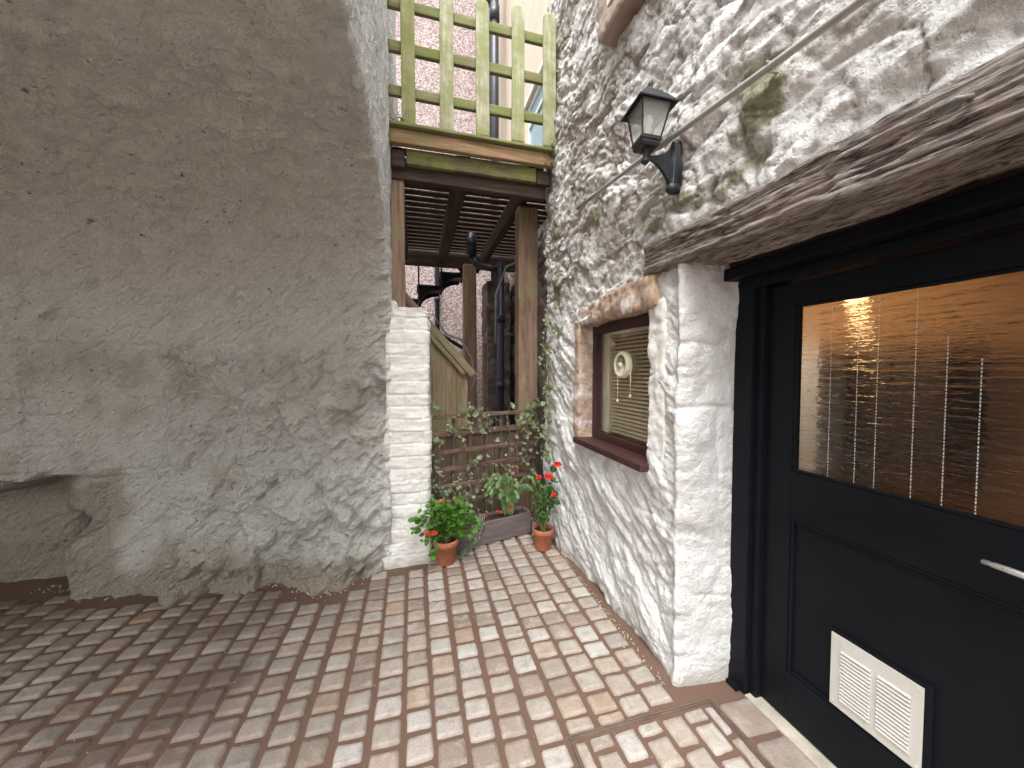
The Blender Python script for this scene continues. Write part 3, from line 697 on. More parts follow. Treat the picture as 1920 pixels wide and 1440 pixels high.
# backing masonry
b = MB(); b.box(WX + .13, 1.75, 1.56, WY0 - .02, -.02, 2.1, 0); b.box(WX + .13, 1.75, WY1 + .02, 3.35, -.02, 4.95, 0); b.box(WX + .13, 1.75, WY0 - .02, WY1 + .02, -.02, WZ0 - .03, 0)
b.box(WX + .13, 1.75, WY0 - .02, WY1 + .02, WZ1 + .14, 4.95, 0); b.box(WX + .13, 1.75, -4, WY0 - .02, 2.26, 4.95, 0); b.box(WX + .13, 1.75, -4, .0, -.02, 2.26, 0)
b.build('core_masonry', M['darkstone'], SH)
# sandstone dressings of the little window
def rough_block(name, c, dim, m, parent, seed, amp=.008, res=.012):
    parts = []
    cx, cy, cz = c; hx, hy, hz = [q / 2 for q in dim]
    for ax, sg in ((0, -1), (0, 1), (1, -1), (1, 1), (2, -1), (2, 1)):
        o = [i for i in range(3) if i != ax]; h = (hx, hy, hz)
        n0 = max(3, int(2 * h[o[0]] / res)); n1 = max(3, int(2 * h[o[1]] / res))
        u = np.linspace(-1, 1, n0); v = np.linspace(-1, 1, n1); U, Vv = np.meshgrid(u, v, indexing='ij')
        P = np.zeros((n0 * n1, 3)); P[:, o[0]] = U.ravel() * h[o[0]]; P[:, o[1]] = Vv.ravel() * h[o[1]]; P[:, ax] = sg * h[ax]
        # round the arrises
        rr = min(.018, min(h) * .5); Q = np.clip(P, -np.array(h) + rr, np.array(h) - rr); dlt = P - Q; ln = np.linalg.norm(dlt, axis=1)[:, None] + 1e-9
        P = Q + dlt / ln * rr + np.array(c); nn = dlt / ln
        P = P + nn * (amp * fbm(P, 9, 4, s=seed) + amp * .7 * fbm(P, 30, 3, s=seed + 1))[:, None]
        parts.append((P, gridF(n0, n1, flip=((sg > 0) == (ax == 1))), {'dirt_shade': .4 * sst(.2, .5, fbm(P, 6, 3, s=seed + 5))}))
    V, F, A = join(parts); return npmesh(name, V, F, m, parent, A)
rough_block('window_lintel_stone', (WX + .065, 2.17, WZ1 + .062), (.16, .98, .155), M['pinkstone'], SH, 300, .022)
v_ = bpy.data.objects['window_lintel_stone'].data.vertices
for q in v_:
    if q.co.z > WZ1 + .03: q.co.z += .07 * (2.2 - q.co.y)
rough_block('window_jamb_stone', (WX + .06, WY1 + .03, 1.45), (.155, .105, .93), M['pinkstone'], SH, 310, .012)
rough_block('window_inner_jamb', (WX + .10, WY0 - .05, 1.45), (.16, .14, .95), M['whitebrick'], SH, 320, .012)

# small window
FX = 1.305
fr = MB(); y0, y1, z0, z1 = WY0 + .0, WY1 - .025, WZ0 + .045, WZ1 - .02
w = .052
fr.box(FX, FX + .06, y0, y0 + w, z0, z1); fr.box(FX, FX + .06, y1 - w, y1, z0, z1); fr.box(FX, FX + .06, y0 + w, y1 - w, z1 - w - .01, z1); fr.box(FX, FX + .06, y0 + w, y1 - w, z0, z0 + w)
fr.box(FX + .012, FX + .05, y0 + w, y0 + w + .018, z0 + w, z1 - w - .01); fr.box(FX + .012, FX + .05, y1 - w - .018, y1 - w, z0 + w, z1 - w - .01)
win = fr.build('window', M['maroon'], SH); win['label'] = 'small window in a dark maroon frame with a lowered blind'
b = MB(); b.box(WX - .045, FX + .03, WY0 - .02, WY1 + .02, WZ0 + .0, WZ0 + .044, .008); b.build('sill', M['maroon'], win)
b = MB(); b.box(FX + .022, FX + .027, y0 + w, y1 - w, z0 + w, z1 - w, 0); b.build('pane', M['glass'], win)
b = MB()
z = z0 + w + .01
while z < z1 - w - .03:
    ya, yb = y0 + w + .01, y1 - w - .095
    xa = FX + .075; dz = .012
    vs = [(xa, ya, z), (xa, yb, z), (xa + .012, yb, z + .004), (xa + .012, ya, z + .004), (xa + .022, yb, z + .014), (xa + .022, ya, z + .014)]
    b.add(vs, [(0, 1, 2, 3), (3, 2, 4, 5)]); z += .026
b.box(FX + .068, FX + .10, ya, yb, z1 - w - .03, z1 - w, .003)
b.build('blind', M['blind'], win)
b = MB(); b.box(FX + .062, FX + .12, y1 - w - .09, y1 - w, z0 + w - .01, z1 - w, .002); b.build('reveal_board', M['cream_pl'], win)
b = MB(); b.box(FX + .062, FX + .5, y0 - .05, y0 + .0, z0, z1, 0); b.box(FX + .062, FX + .5, y1, y1 + .04, z0, z1, 0); b.box(FX + .062, FX + .5, y0, y1, z1, z1 + .04, 0); b.box(FX + .062, FX + .5, y0, y1, z0 - .04, z0, 0); b.box(FX + .46, FX + .5, y0, y1, z0, z1, 0)
b.build('inner_reveal', plain('warm_interior', (.82, .64, .40), .8, 0, 0, 40, .08), win)
# round plastic ventilator in the pane
vy, vz, vr = 2.165, 1.588, .088
vf = MB()
Mx = Matrix.Rotation(-math.pi / 2, 4, 'Y')
vf.lathe((FX + .02, vy, vz), [(vr, -.01), (vr, .018), (vr - .006, .03), (vr - .022, .034), (vr - .026, .02), (vr - .024, -.004), (.0, -.004)], 40, Mx)
for k in range(24):
    q = k * math.pi / 12; q2 = q + .30; c_, s2 = math.cos(q), math.sin(q); r0, r1 = .014, vr - .024
    vf.add([(FX + .004, vy + r0 * c_, vz + r0 * s2), (FX + .004, vy + r1 * c_, vz + r1 * s2), (FX - .008, vy + r1 * math.cos(q2), vz + r1 * math.sin(q2)), (FX - .008, vy + r0 * math.cos(q2), vz + r0 * math.sin(q2))], [(0, 1, 2, 3)])
vf.lathe((FX + .02, vy, vz), [(.018, .015), (.018, .036), (.012, .04), (0, .041)], 20, Mx)
vf.build('ventilator', M['cream_pl'], win, True)
for (cy, cz) in ((2.05, 1.40), (2.20, 1.36)):
    b = MB(); b.tube([(FX - .006, cy, vz - .05), (FX - .006, cy, cz)], .0024, 6); b.lathe((FX - .006, cy, cz - .018), [(.0, .022), (.004, .019), (.012, 0), (.0, -.001)], 12); b.build('pull_cord', M['cream_pl'], win, True)

# oak lintel
timber('lintel_beam', (WX + .125, -1.6, 2.118), (WX + .115, 1.765, 2.135), .27, .172, M['lintel'], SH, amp=.009, seed=5, res=.006, rnd=.022, chk=.017)
b = MB(); b.box(1.46, 1.75, -1.6, 1.5, 2.036, 2.20, 0); b.build('inner_lintel', M['darktimber'], SH)
b = MB(); b.tube([(1.21, .565, 2.155), (1.18, .55, 2.15), (1.165, .565, 2.152), (1.168, .60, 2.149)], .006, 8); b.build('nail', plain('rusty_iron', (.20, .19, .17), .6, .3, .3), SH, True)

# door frame and door
DX = 1.56
b = MB()
b.box(1.505, 1.60, 1.375, 1.475, .0, 2.03, .006); b.box(1.53, 1.60, 1.34, 1.375, .0, 1.985, .006)
b.box(1.43, 1.60, -.95, 1.475, 1.975, 2.032, .006); b.box(1.50, 1.60, -.95, 1.40, 1.93, 1.9745, .006); b.box(1.505, 1.60, -.65, -.55, 0, 1.97, .006)
b.box(1.48, 1.515, 1.40, 1.462, .0, .02, .004)
b.build('door_frame', M['black'], SH)
def pixz(z): return z
gz0, gz1, gy1, gy0 = 1.118, 1.829, 1.222, -.20
b = MB()
xa, xb = DX, DX + .045
b.box(xa, xb, gy1, 1.338, .022, 1.925, .004)             # hinge stile
b.box(xa, xb, -.45, gy0, .022, 1.925, .004)              # lock stile
b.box(xa, xb, gy0, gy1, gz1, 1.925, .003); b.box(xa + .0, xb, gy0, gy1, .915, gz0, .003); b.box(xa, xb, gy0, gy1, .022, .235, .003)
b.box(xa + .016, xb - .005, gy0 - .005, gy1 + .01, .23, .92, 0)
for (ya, yb, za, zb) in ((gy1 - .014, gy1 - .0005, .2355, .9145), (gy0, gy1 - .0145, .901, .9145), (gy0, gy1 - .0145, .2355, .249)): b.box(xa + .004, xa + .017, ya, yb, za, zb, .005)
# glazing bead
for (ya, yb, za, zb) in ((gy1 - .012, gy1 - .0005, gz0 + .0005, gz1 - .0005), (gy0, gy1 - .0125, gz1 - .013, gz1 - .0005), (gy0, gy1 - .0125, gz0 + .0005, gz0 + .013)): b.box(xa + .003, xa + .02, ya, yb, za, zb, .004)
door = b.build('door', M['black'], SH); door['label'] = 'black panelled stable door with large rippled glass pane'
b = MB(); b.box(xa + .0215, xa + .0265, gy0, gy1, gz0, gz1, 0); b.build('pane', M['ripple'], door)
for k, (yy, zt) in enumerate(((1.092, 1.80), (1.001, 1.80), (.9395, 1.81), (.838, 1.81), (.763, 1.66), (.691, 1.58))):
    b = MB(); z = gz0 + .012
    while z < zt:
        l = random.uniform(.004, .009); b.box(xa + .0195, xa + .0212, yy - (.0008, .0008, .0008, .0010, .0013, .0014)[k], yy + .001, z, z + l, 0); z += l + random.uniform(.003, .006)
    b.build('glass_seam', M['grille'], door)
# white louvred vent
b = MB(); ya, yb, za, zb = .775, 1.047, .252, .535
vx = xa + .015
b.box(vx - .010, vx + .012, ya - .02, ya, za - .02, zb + .02, .003); b.box(vx - .010, vx + .012, yb, yb + .004, za - .02, zb + .02, .002); b.box(vx - .010, vx + .012, ya, yb, zb, zb + .012, .003); b.box(vx - .010, vx + .012, ya, yb, za - .02, za, .003)
b.build('vent_surround', M['black'], door)
b = MB(); px = vx - .014
cols_ = ((.805, .895), (.915, 1.01)); zl0, zl1 = .285, .485
b.box(px, px + .004, ya, cols_[0][0], za, zb, .001); b.box(px, px + .004, cols_[0][1], cols_[1][0], za, zb, .001); b.box(px, px + .004, cols_[1][1], yb, za, zb, .001)
for c0, c1 in cols_:
    b.box(px, px + .004, c0, c1, za, zl0, 0); b.box(px, px + .004, c0, c1, zl1, zb, 0)
    n = 14; h = (zl1 - zl0) / n
    for k in range(n):
        z = zl0 + k * h
        pr = [(0, 0), (-.006, h * .25), (-.0075, h * .45), (-.004, h * .75), (.004, h * .98)]
        vs = []; fs = []
        for (dx, dz) in pr: vs += [(px + dx, c0, z + dz), (px + dx, c1, z + dz)]
        for i in range(4): fs.append((2 * i, 2 * i + 1, 2 * i + 3, 2 * i + 2))
        fs += [(0, 2, 4, 6, 8), (9, 7, 5, 3, 1)]
        b.add(vs, fs)
    b.box(px + .006, px + .008, c0, c1, zl0, zl1, 0)
for sy_, sz_ in ((ya + .012, zb - .014), (ya + .012, za + .014), (yb - .012, zb - .014), (yb - .012, za + .014)): b.tube([(px - .0025, sy_, sz_), (px + .003, sy_, sz_)], .0035, 10)
b.build('vent_grille', M['grille'], door)
b = MB(); b.tube([(xa - .045, .645, 1.022), (xa - .046, .60, 1.022), (xa - .046, .53, 1.020), (xa - .03, .515, 1.02), (xa, .51, 1.02)], [.007, .0085, .0095, .010, .010], 12); b.tube([(xa, .51, 1.02), (xa - .008, .51, 1.02)], .026, 20)
b.build('handle', M['steel'], door, True)
b = MB(); b.box(1.50, 1.57, -.95, 1.37, .0, .012, .003); b.build('threshold', plain('pale_grit', (.45, .41, .34), .8, 0, .2), SH)
# the lit room behind the glass
b = MB(); X1 = 3.4
b.box(X1, X1 + .05, -1.2, 3.2, 0, 2.5, 0); b.box(1.76, X1, 3.15, 3.2, 0, 2.5, 0); b.box(1.76, X1, -1.2, -1.15, 0, 2.5, 0); b.box(1.76, X1, -1.15, 3.15, 2.45, 2.5, 0); b.box(1.76, X1, -1.15, 3.15, .003, .03, 0)
b.box(1.751, 1.76, 1.4, 3.15, .03, 2.45, 0)
b.build('room_lining', M['room'], SH)
cb = MB(); cb.box(3.05, 3.39, 1.45, 2.0, .78, 1.72, .01); cb.box(3.03, 3.05, 1.46, 1.72, .79, 1.71, .005); cb.box(3.03, 3.05, 1.73, 1.99, .79, 1.71, .005)
tag(cb.build('cupboard', plain('near_black_wood', (.03, .022, .018), .4), None), 'dark cupboard seen dimly through the rippled glass of the black door', 'cupboard')
cb = MB(); cb.box(2.85, 3.39, 2.02, 2.62, .03, 1.74, .02); cb.box(2.825, 2.85, 2.03, 2.61, .06, 1.1, .008); cb.box(2.825, 2.85, 2.03, 2.61, 1.11, 1.72, .008)
tag(cb.build('block', plain('pale_grey_block', (.42, .50, .60), .4), None), 'tall pale grey refrigerator added for the grey blur in the left part of the rippled glass', 'block')  # added to give the grey patch in the glass
lp = empty('ceiling_lamp', (2.9, 1.86, 2.05)); tag(lp, 'lit warm ceiling lamp seen through the top corner of the door glass', 'lamp')
t = NT('lit_amber_shade'); t.set('Base Color', (.9, .6, .3)); t.b.inputs['Emission Color'].default_value = (1, .66, .30, 1); t.b.inputs['Emission Strength'].default_value = 1.6; M['lit'] = t.m
b = MB(); b.lathe((2.9, 1.86, 2.05), [(.0, -.05), (.04, -.045), (.065, 0), (.05, .05), (.02, .07)], 20); b.build('shade', M['lit'], lp, True)
b = MB(); b.tube([(2.9, 1.86, 2.15), (2.9, 1.86, 2.45)], .005, 6); b.build('flex', M['cream_pl'], lp)
ld = bpy.data.lights.new('ceiling_lamp_light', 'POINT'); ld.energy = 9; ld.color = (1, .86, .66); ld.shadow_soft_size = .15
lo = bpy.data.objects.new('ceiling_lamp_light', ld); col.objects.link(lo); lo.location = (2.15, 2.75, 1.95); lo.parent = lp; lo.matrix_parent_inverse = Matrix.Translation(lp.location).inverted()

# upper window corner at the very top of the wall
uw = MB(); uw.box(1.235, 1.30, 1.2, 2.06, 3.74, 3.80, .004); uw.box(1.235, 1.30, 2.0, 2.06, 3.80, 5.2, .004)
M['brownstone'] = whitepaint('brown_sandstone', (.30, .22, .18), (.42, .33, .28), (.6, .56, .52))
rough_block('upper_sill_stone', (1.19, 1.66, 3.62), (.15, .96, .12), M['brownstone'], SH, 330, .015)
rough_block('upper_jamb_stone', (1.22, 2.16, 4.3), (.14, .16, 1.3), M['brownstone'], SH, 340, .012)
b = MB(); b.box(1.11, 1.20, 1.16, 2.05, 3.695, 3.745, .006); b.build('upper_window_sill', M['whitepaint'], SH)

# ---------------------------------------------------------------- conduit and wall lantern
cp = MB(); cp.tube([(1.160, 2.54, 2.737), (1.160, 2.1, 2.698), (1.160, 1.7, 2.655), (1.160, 1.2, 2.592), (1.160, .75, 2.537), (1.160, -.6, 2.36)], .0125, 12)
for (yy, zz) in ((2.4, 2.725), (1.88, 2.678), (1.02, 2.570)): cp.tube([(1.20, yy, zz - .012), (1.158, yy, zz - .016), (1.146, yy, zz + .014), (1.19, yy, zz + .016)], .004, 6)
tag(cp.build('conduit_pipe', M['conduit'], None, True), 'thin grey conduit pipe rising diagonally across the rubble wall behind the lantern', 'pipe')

LN = empty('wall_lantern', (1.15, 1.53, 2.52)); tag(LN, 'black coach lantern on a curved bracket fixed to the rubble wall', 'lantern')
T_ = Matrix.Translation((1.035, 1.53, 2.545)) @ Matrix.Rotation(R(4), 4, 'Y') @ Matrix.Rotation(R(-5), 4, 'Z') @ Matrix.Diagonal((.88, .88, 1, 1))
def lpart(name, fn, m, smooth=False):
    q = MB(); fn(q); q.v = [tuple(T_ @ Vector(v)) for v in q.v]; return q.build(name, m, LN, smooth)
S2 = math.sqrt(2)
def sq(q, prof): q.lathe((0, 0, 0), [(r * S2, z) for r, z in prof], 4)
lpart('base_tray', lambda q: (sq(q, [(.0, .022), (.044, .024), (.050, .034), (.050, .046), (.055, .048), (.055, .060), (.048, .062), (.0, .062)]), q.lathe((0, 0, 0), [(0, -.045), (.012, -.042), (.021, -.034), (.021, -.024), (.012, -.020), (.012, .004), (.02, .016), (.02, .024)], 20)), M['blackmetal'])
def bars(q):
    for sx in (-1, 1):
        for sy in (-1, 1):
            q.tube([(sx * .050, sy * .050, .058), (sx * .079, sy * .079, .205)], .0048, 6)
    for k in range(4):
        a = [(-1, -1), (1, -1), (1, 1), (-1, 1)]; p, r_ = a[k], a[(k + 1) % 4]
        q.tube([(p[0] * .050, p[1] * .050, .062), (r_[0] * .050, r_[1] * .050, .062)], .004, 6); q.tube([(p[0] * .079, p[1] * .079, .205), (r_[0] * .079, r_[1] * .079, .205)], .005, 6)
lpart('frame_bars', bars, M['blackmetal'])
lpart('lantern_roof', lambda q: sq(q, [(.0, .212), (.08, .211), (.104, .196), (.106, .201), (.062, .252), (.050, .262), (.044, .272), (.0, .278)]), M['blackmetal'])
lpart('finial', lambda q: q.lathe((0, 0, 0), [(.02, .272), (.013, .282), (.018, .290), (.018, .296), (.009, .302), (.009, .31), (.013, .322), (.008, .336), (.0, .342)], 16), M['blackmetal'], True)
def panes(q):
    a = [(-1, -1), (1, -1), (1, 1), (-1, 1)]
    for k in range(4):
        p, r_ = a[k], a[(k + 1) % 4]; i0, i1 = .048, .0765
        for e in (0, -.002): pass
        o = [(p[0] * i0, p[1] * i0, .062), (r_[0] * i0, r_[1] * i0, .062), (r_[0] * i1, r_[1] * i1, .205), (p[0] * i1, p[1] * i1, .205)]
        c_ = [(x * .965, y * .965, z) for x, y, z in o]
        q.add(o + c_, [(0, 1, 2, 3), (7, 6, 5, 4), (0, 4, 5, 1), (2, 6, 7, 3), (1, 5, 6, 2), (3, 7, 4, 0)])
t = NT('dusty_lantern_glass'); t.set('Base Color', (.62, .64, .60)); t.set('Alpha', .26); t.set('Roughness', .25); M['lglass'] = t.m; lpart('glass_panes', panes, M['lglass'])
lpart('bulb', lambda q: (q.lathe((0, 0, 0), [(.014, .062), (.014, .105), (.012, .108)], 14), q.lathe((0, 0, 0), [(.012, .108), (.022, .135), (.027, .152), (.020, .172), (.0, .18)], 16)), M['whitepaint'], True)
def arm(q):
    # deep curved web running back to the wall plate
    n = 14; vs = []; fs = []
    for i in range(n + 1):
        f = i / n; x = .0 + f * .105; zt = -.004 + .012 * f + .055 * f ** 3; zb = -.018 - .085 * f ** 2.2 ; th = .006 + .008 * f
        vs += [(x, -th, zt), (x, th, zt), (x, th * .7, zb), (x, -th * .7, zb)]
    for i in range(n):
        for k in range(4): fs.append((4 * i + k, 4 * i + (k + 1) % 4, 4 * i + 4 + (k + 1) % 4, 4 * i + 4 + k))
    fs += [(3, 2, 1, 0), tuple(4 * n + k for k in range(4))]; q.add(vs, fs)
T0 = T_; T_ = Matrix.Translation((1.035, 1.53, 2.545)) @ Matrix.Rotation(R(4), 4, 'Y') @ Matrix.Diagonal((1.25, 1, 1, 1))
lpart('bracket_arm', arm, M['blackmetal'])
def plate(q):
    q.lathe((.128, 0, -.02), [(.0, -.125), (.024, -.123), (.029, -.115), (.029, -.095), (.024, -.09), (.026, -.05), (.028, 0), (.026, .05), (.020, .095), (.022, .10), (.018, .115), (.0, .118)], 16)
    for k in range(16):
        a_ = k * math.pi / 8; q.tube([(.128 + .025 * math.cos(a_), .025 * math.sin(a_), -.108), (.128 + .0285 * math.cos(a_), .0285 * math.sin(a_), -.02), (.128 + .020 * math.cos(a_), .020 * math.sin(a_), .072)], .0028, 5)
lpart('wall_plate', plate, M['blackmetal'], True)

# ---------------------------------------------------------------- raised timber deck
DK = empty('timber_deck', (.5, 3.2, 3.4)); tag(DK, 'raised timber deck bridging the gap between the buildings on brown posts', 'deck')
timber('edge_board', (-.19, 3.13, 3.478), (1.20, 3.13, 3.462), .12, .028, M['rail'], DK, seed=1, rnd=.008, amp=.004)
timber('fascia_board', (-.19, 3.135, 3.405), (1.22, 3.135, 3.392), .055, .112, M['fascia'], DK, seed=2, rnd=.008)
timber('support_beam', (-.06, 3.20, 3.29), (1.05, 3.20, 3.28), .05, .12, M['greenbeam'], DK, seed=3, rnd=.006)
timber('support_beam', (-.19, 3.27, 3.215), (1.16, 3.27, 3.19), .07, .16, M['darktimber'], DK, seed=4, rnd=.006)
timber('beam_end', (-.19, 3.205, 3.27), (-.07, 3.205, 3.27), .05, .13, M['darktimber'], DK, seed=14, rnd=.006)
timber('beam_end', (1.06, 3.205, 3.27), (1.19, 3.205, 3.27), .05, .12, M['darktimber'], DK, seed=15, rnd=.006)
y = 3.22; k = 0
bd = MB()
while y < 5.95:
    w = .108; bd.box(-.185, 1.19 if y < 3.4 else 1.60, y, y + w, 3.441, 3.455, .001); y += w + .034 + .004 * random.random(); k += 1
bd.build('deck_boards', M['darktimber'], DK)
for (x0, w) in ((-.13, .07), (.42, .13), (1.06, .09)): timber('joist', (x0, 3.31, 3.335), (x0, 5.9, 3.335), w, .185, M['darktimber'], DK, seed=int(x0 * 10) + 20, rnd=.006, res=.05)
timber('rear_beam', (-.19, 5.98, 3.30), (1.60, 5.98, 3.30), .08, .24, M['darktimber'], DK, seed=31)
timber('post', (-.135, 3.31, -.02), (-.135, 3.31, 3.13), .115, .11, M['post'], DK, up=(0, 1, 0), seed=6, rnd=.01)
timber('post', (1.115, 3.70, -.02), (1.115, 3.70, 3.20), .20, .15, M['post'], DK, up=(0, 1, 0), seed=7, rnd=.012, amp=.004)
timber('post', (.83, 5.85, -.02), (.83, 5.85, 3.2), .20, .18, M['post'], DK, up=(0, 1, 0), seed=8, rnd=.012)

PF = empty('picket_fence', (.5, 3.13, 3.49)); tag(PF, 'weathered picket fence green with algae along the front edge of the raised deck', 'fence')
def rt(f): return np.sqrt(np.clip(1 - np.clip((f - .955) / .045, 0, 1) ** 2, 0.03, 1))
zt = 4.62
pk = [(-.035, 4.66, .108), (.262, 4.66, .110), (.560, 4.605, .112), (.862, 4.63, .112), (1.148, 4.63, .118)]
pick0 = None
for i, (px, zt, w) in enumerate(pk):
    o = timber('picket', (px, 3.115, 3.495), (px + (.004 if i % 2 else -.003), 3.115, zt), w, .024, M['picketgreen'] if i == 0 else M['picket'], PF, up=(0, 1, 0), seed=40 + i, rnd=.006, res=.02, prof=rt)
for i, z in enumerate((3.755, 4.095, 4.425)): timber('rail', (-.19, 3.152, z + .012), (1.19, 3.152, z - .008), .035, .078, M['rail'], PF, seed=50 + i, rnd=.006)

# ---------------------------------------------------------------- timber stair beyond the pier
STR = empty('timber_stair', (.2, 3.95, 0)); tag(STR, 'timber stair side with sloping handrail between the white pier and the dark doorway', 'stair')
def slope(x): return 2.36 - (x + .155) / .733 * .84
for i in range(6):
    xa = -.17 + i * .118; xb = xa + .115
    b = MB(); zt0, zt1 = slope(xa) - .13, slope(xb) - .13
    vs = [(xa, 3.93, 0), (xb, 3.93, 0), (xb, 3.93, zt1), (xa, 3.93, zt0), (xa, 3.96, 0), (xb, 3.96, 0), (xb, 3.96, zt1), (xa, 3.96, zt0)]
    b.add(vs, [(0, 1, 2, 3), (5, 4, 7, 6), (1, 5, 6, 2), (4, 0, 3, 7), (3, 2, 6, 7)], [(v[2] + i, v[0] * 1. + i, v[1]) for v in vs]); b.build('side_board', M['stairwood'], STR)
timber('handrail', (-.19, 3.90, slope(-.19) + .0), (.60, 3.90, slope(.60) + .0), .05, .075, M['stairwood'], STR, seed=60, rnd=.006)
timber('lower_rail', (-.19, 3.905, slope(-.19) - .10), (.50, 3.905, slope(.50) - .10), .035, .05, M['stairwood'], STR, seed=61, rnd=.005)
timber('newel_post', (-.135, 3.87, 1.6), (-.135, 3.87, 2.40), .06, .06, M['stairwood'], STR, up=(0, 1, 0), seed=62, rnd=.005)

# ---------------------------------------------------------------- house at the back
BH = empty('pebbledash_house', (.3, 7.6, 0)); tag(BH, 'tall pinkish pebbledashed house beyond the deck with a cream side wing', 'house')
b = MB(); b.box(-6, 1.6, 7.5, 7.8, -.02, 10, 0); b.build('rear_wall', M['pebble'], BH)
b = MB(); b.box(1.62, 2.0, 3.36, 7.5, 3.6, 5.0 - .55, 0); b.box(1.62, 2.0, 5.42, 7.5, 4.45, 5.45, 0); b.box(1.62, 2.0, 3.36, 3.9, 4.45, 5.45, 0); b.box(1.62, 2.0, 3.36, 7.5, 5.45, 10, 0)
b.build('side_wall', M['cream'], BH)
b = MB(); b.box(1.66, 1.72, 3.9, 5.42, 5.39, 5.45, 0); b.box(1.66, 1.72, 5.36, 5.42, 4.45, 5.39, 0); b.box(1.655, 1.70, 3.9, 5.36, 5.12, 5.16, 0); b.box(1.655, 1.70, 3.9, 5.36, 4.45, 4.51, 0); b.box(1.60, 1.64, 3.85, 5.5, 5.452, 5.52, .004)
wn = b.build('window', M['whitepaint'], BH)
b = MB(); b.box(1.68, 1.69, 3.9, 5.36, 4.51, 5.39, 0); b.build('pane', M['blueglass'], wn)
# rubble undercroft wall beneath
ys = np.arange(3.36, 7.5, .025); zs = np.arange(-.03, 3.62, .025)
V, F, at = wallgrid(ys, zs, x=1.62); V[:, 0] += .02
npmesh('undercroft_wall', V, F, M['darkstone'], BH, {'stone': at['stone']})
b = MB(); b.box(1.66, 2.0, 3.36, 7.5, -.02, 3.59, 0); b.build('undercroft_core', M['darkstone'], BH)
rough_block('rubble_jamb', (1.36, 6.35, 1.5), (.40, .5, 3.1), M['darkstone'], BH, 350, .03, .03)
for o_ in (bpy.data.objects['rubble_jamb'],):
    v = np.zeros(len(o_.data.vertices) * 3, np.float32); o_.data.vertices.foreach_get('co', v); v = v.reshape(-1, 3).astype(float)
    a = o_.data.attributes.new('stone', 'FLOAT', 'POINT'); a.data.foreach_set('value', voro(v * [6, 6, 8], 3)[2].astype(np.float32))
timber('timber_jamb', (1.10, 6.02, 0), (1.10, 6.02, 2.0), .07, .06, M['stairwood'], BH, up=(0, 1, 0), seed=63)

# pipes
b = MB(); b.tube([(1.40, 6.6, 3.0), (1.40, 6.6, 9.6)], .075, 16); b.tube([(1.40, 6.6, 7.7), (1.40, 6.6, 7.95)], .092, 16); b.tube([(1.40, 6.6, 8.3), (1.40, 6.6, 8.45)], .09, 16)
b.tube([(1.40, 6.62, 7.98), (1.2, 6.75, 8.25), (.98, 6.9, 8.42)], .07, 12); b.tube([(1.36, 6.9, 5.6), (1.36, 6.9, 7.9)], .05, 10)
tag(b.build('soil_pipe', M['pipeblack'], None, True), 'thick black soil pipe with a branch rising behind the picket fence', 'pipe')
b = MB(); b.tube([(.42, 7.42, 0), (.42, 7.42, 4.95), (.42, 7.42, 5.1), (.56, 7.42, 5.28)], .045, 10); b.tube([(.42, 7.42, 4.9), (.42, 7.42, 5.0)], .056, 10); b.tube([(.42, 7.42, 2.9), (.42, 7.42, 3.0)], .056, 10)
tag(b.build('drainpipe', M['pipeblack'], None, True), 'slim black drainpipe on the pebbledashed rear wall', 'pipe')
b = MB(); b.tube([(1.12, 4.9, 0), (1.12, 4.9, 3.0)], .05, 12); b.tube([(1.12, 4.9, 2.2), (1.12, 4.9, 2.32)], .062, 12); b.tube([(1.12, 4.9, 1.3), (1.12, 4.9, 1.40)], .062, 12)
tag(b.build('waste_pipe', M['pipeblack'], None, True), 'black waste pipe standing in the dark passage under the deck', 'pipe')
b = MB(); b.tube([(.98, 4.6, 1.9), (.98, 4.55, 2.5), (1.05, 4.3, 2.78), (1.2, 4.1, 2.82), (1.3, 4.05, 2.8)], .013, 8); b.tube([(1.17, 4.2, 2.3), (1.17, 4.2, 2.85)], .022, 8); b.tube([(1.17, 4.2, 2.6), (1.17, 4.2, 2.7)], .035, 8)
tag(b.build('grey_pipe', M['greypipe'], None, True), 'thin grey pipe curving under the deck beside the right post', 'pipe')
b = MB(); b.tube([(.74, 5.0, 3.1), (.74, 5.0, 3.38)], .07, 12); b.tube([(.74, 5.0, 3.1), (.80, 5.0, 2.98), (1.0, 4.95, 2.93), (1.15, 4.92, 2.93)], .045, 10)
tag(b.build('drain_trap', M['pipeblack'], None, True), 'black trap and elbow hanging under the deck boards', 'pipe')
b = MB(); b.tube([(.36, 4.6, 2.0), (.55, 4.6, 1.93), (.68, 4.6, 1.7), (.72, 4.6, 1.45), (.66, 4.6, 1.25)], .012, 8); b.tube([(.2, 4.62, 2.25), (.36, 4.6, 2.0)], .008, 6)
tag(b.build('hanging_hose', plain('grey_hose', (.28, .26, .24), .5), None, True), 'thin grey hose drooping beyond the stair handrail', 'hose')

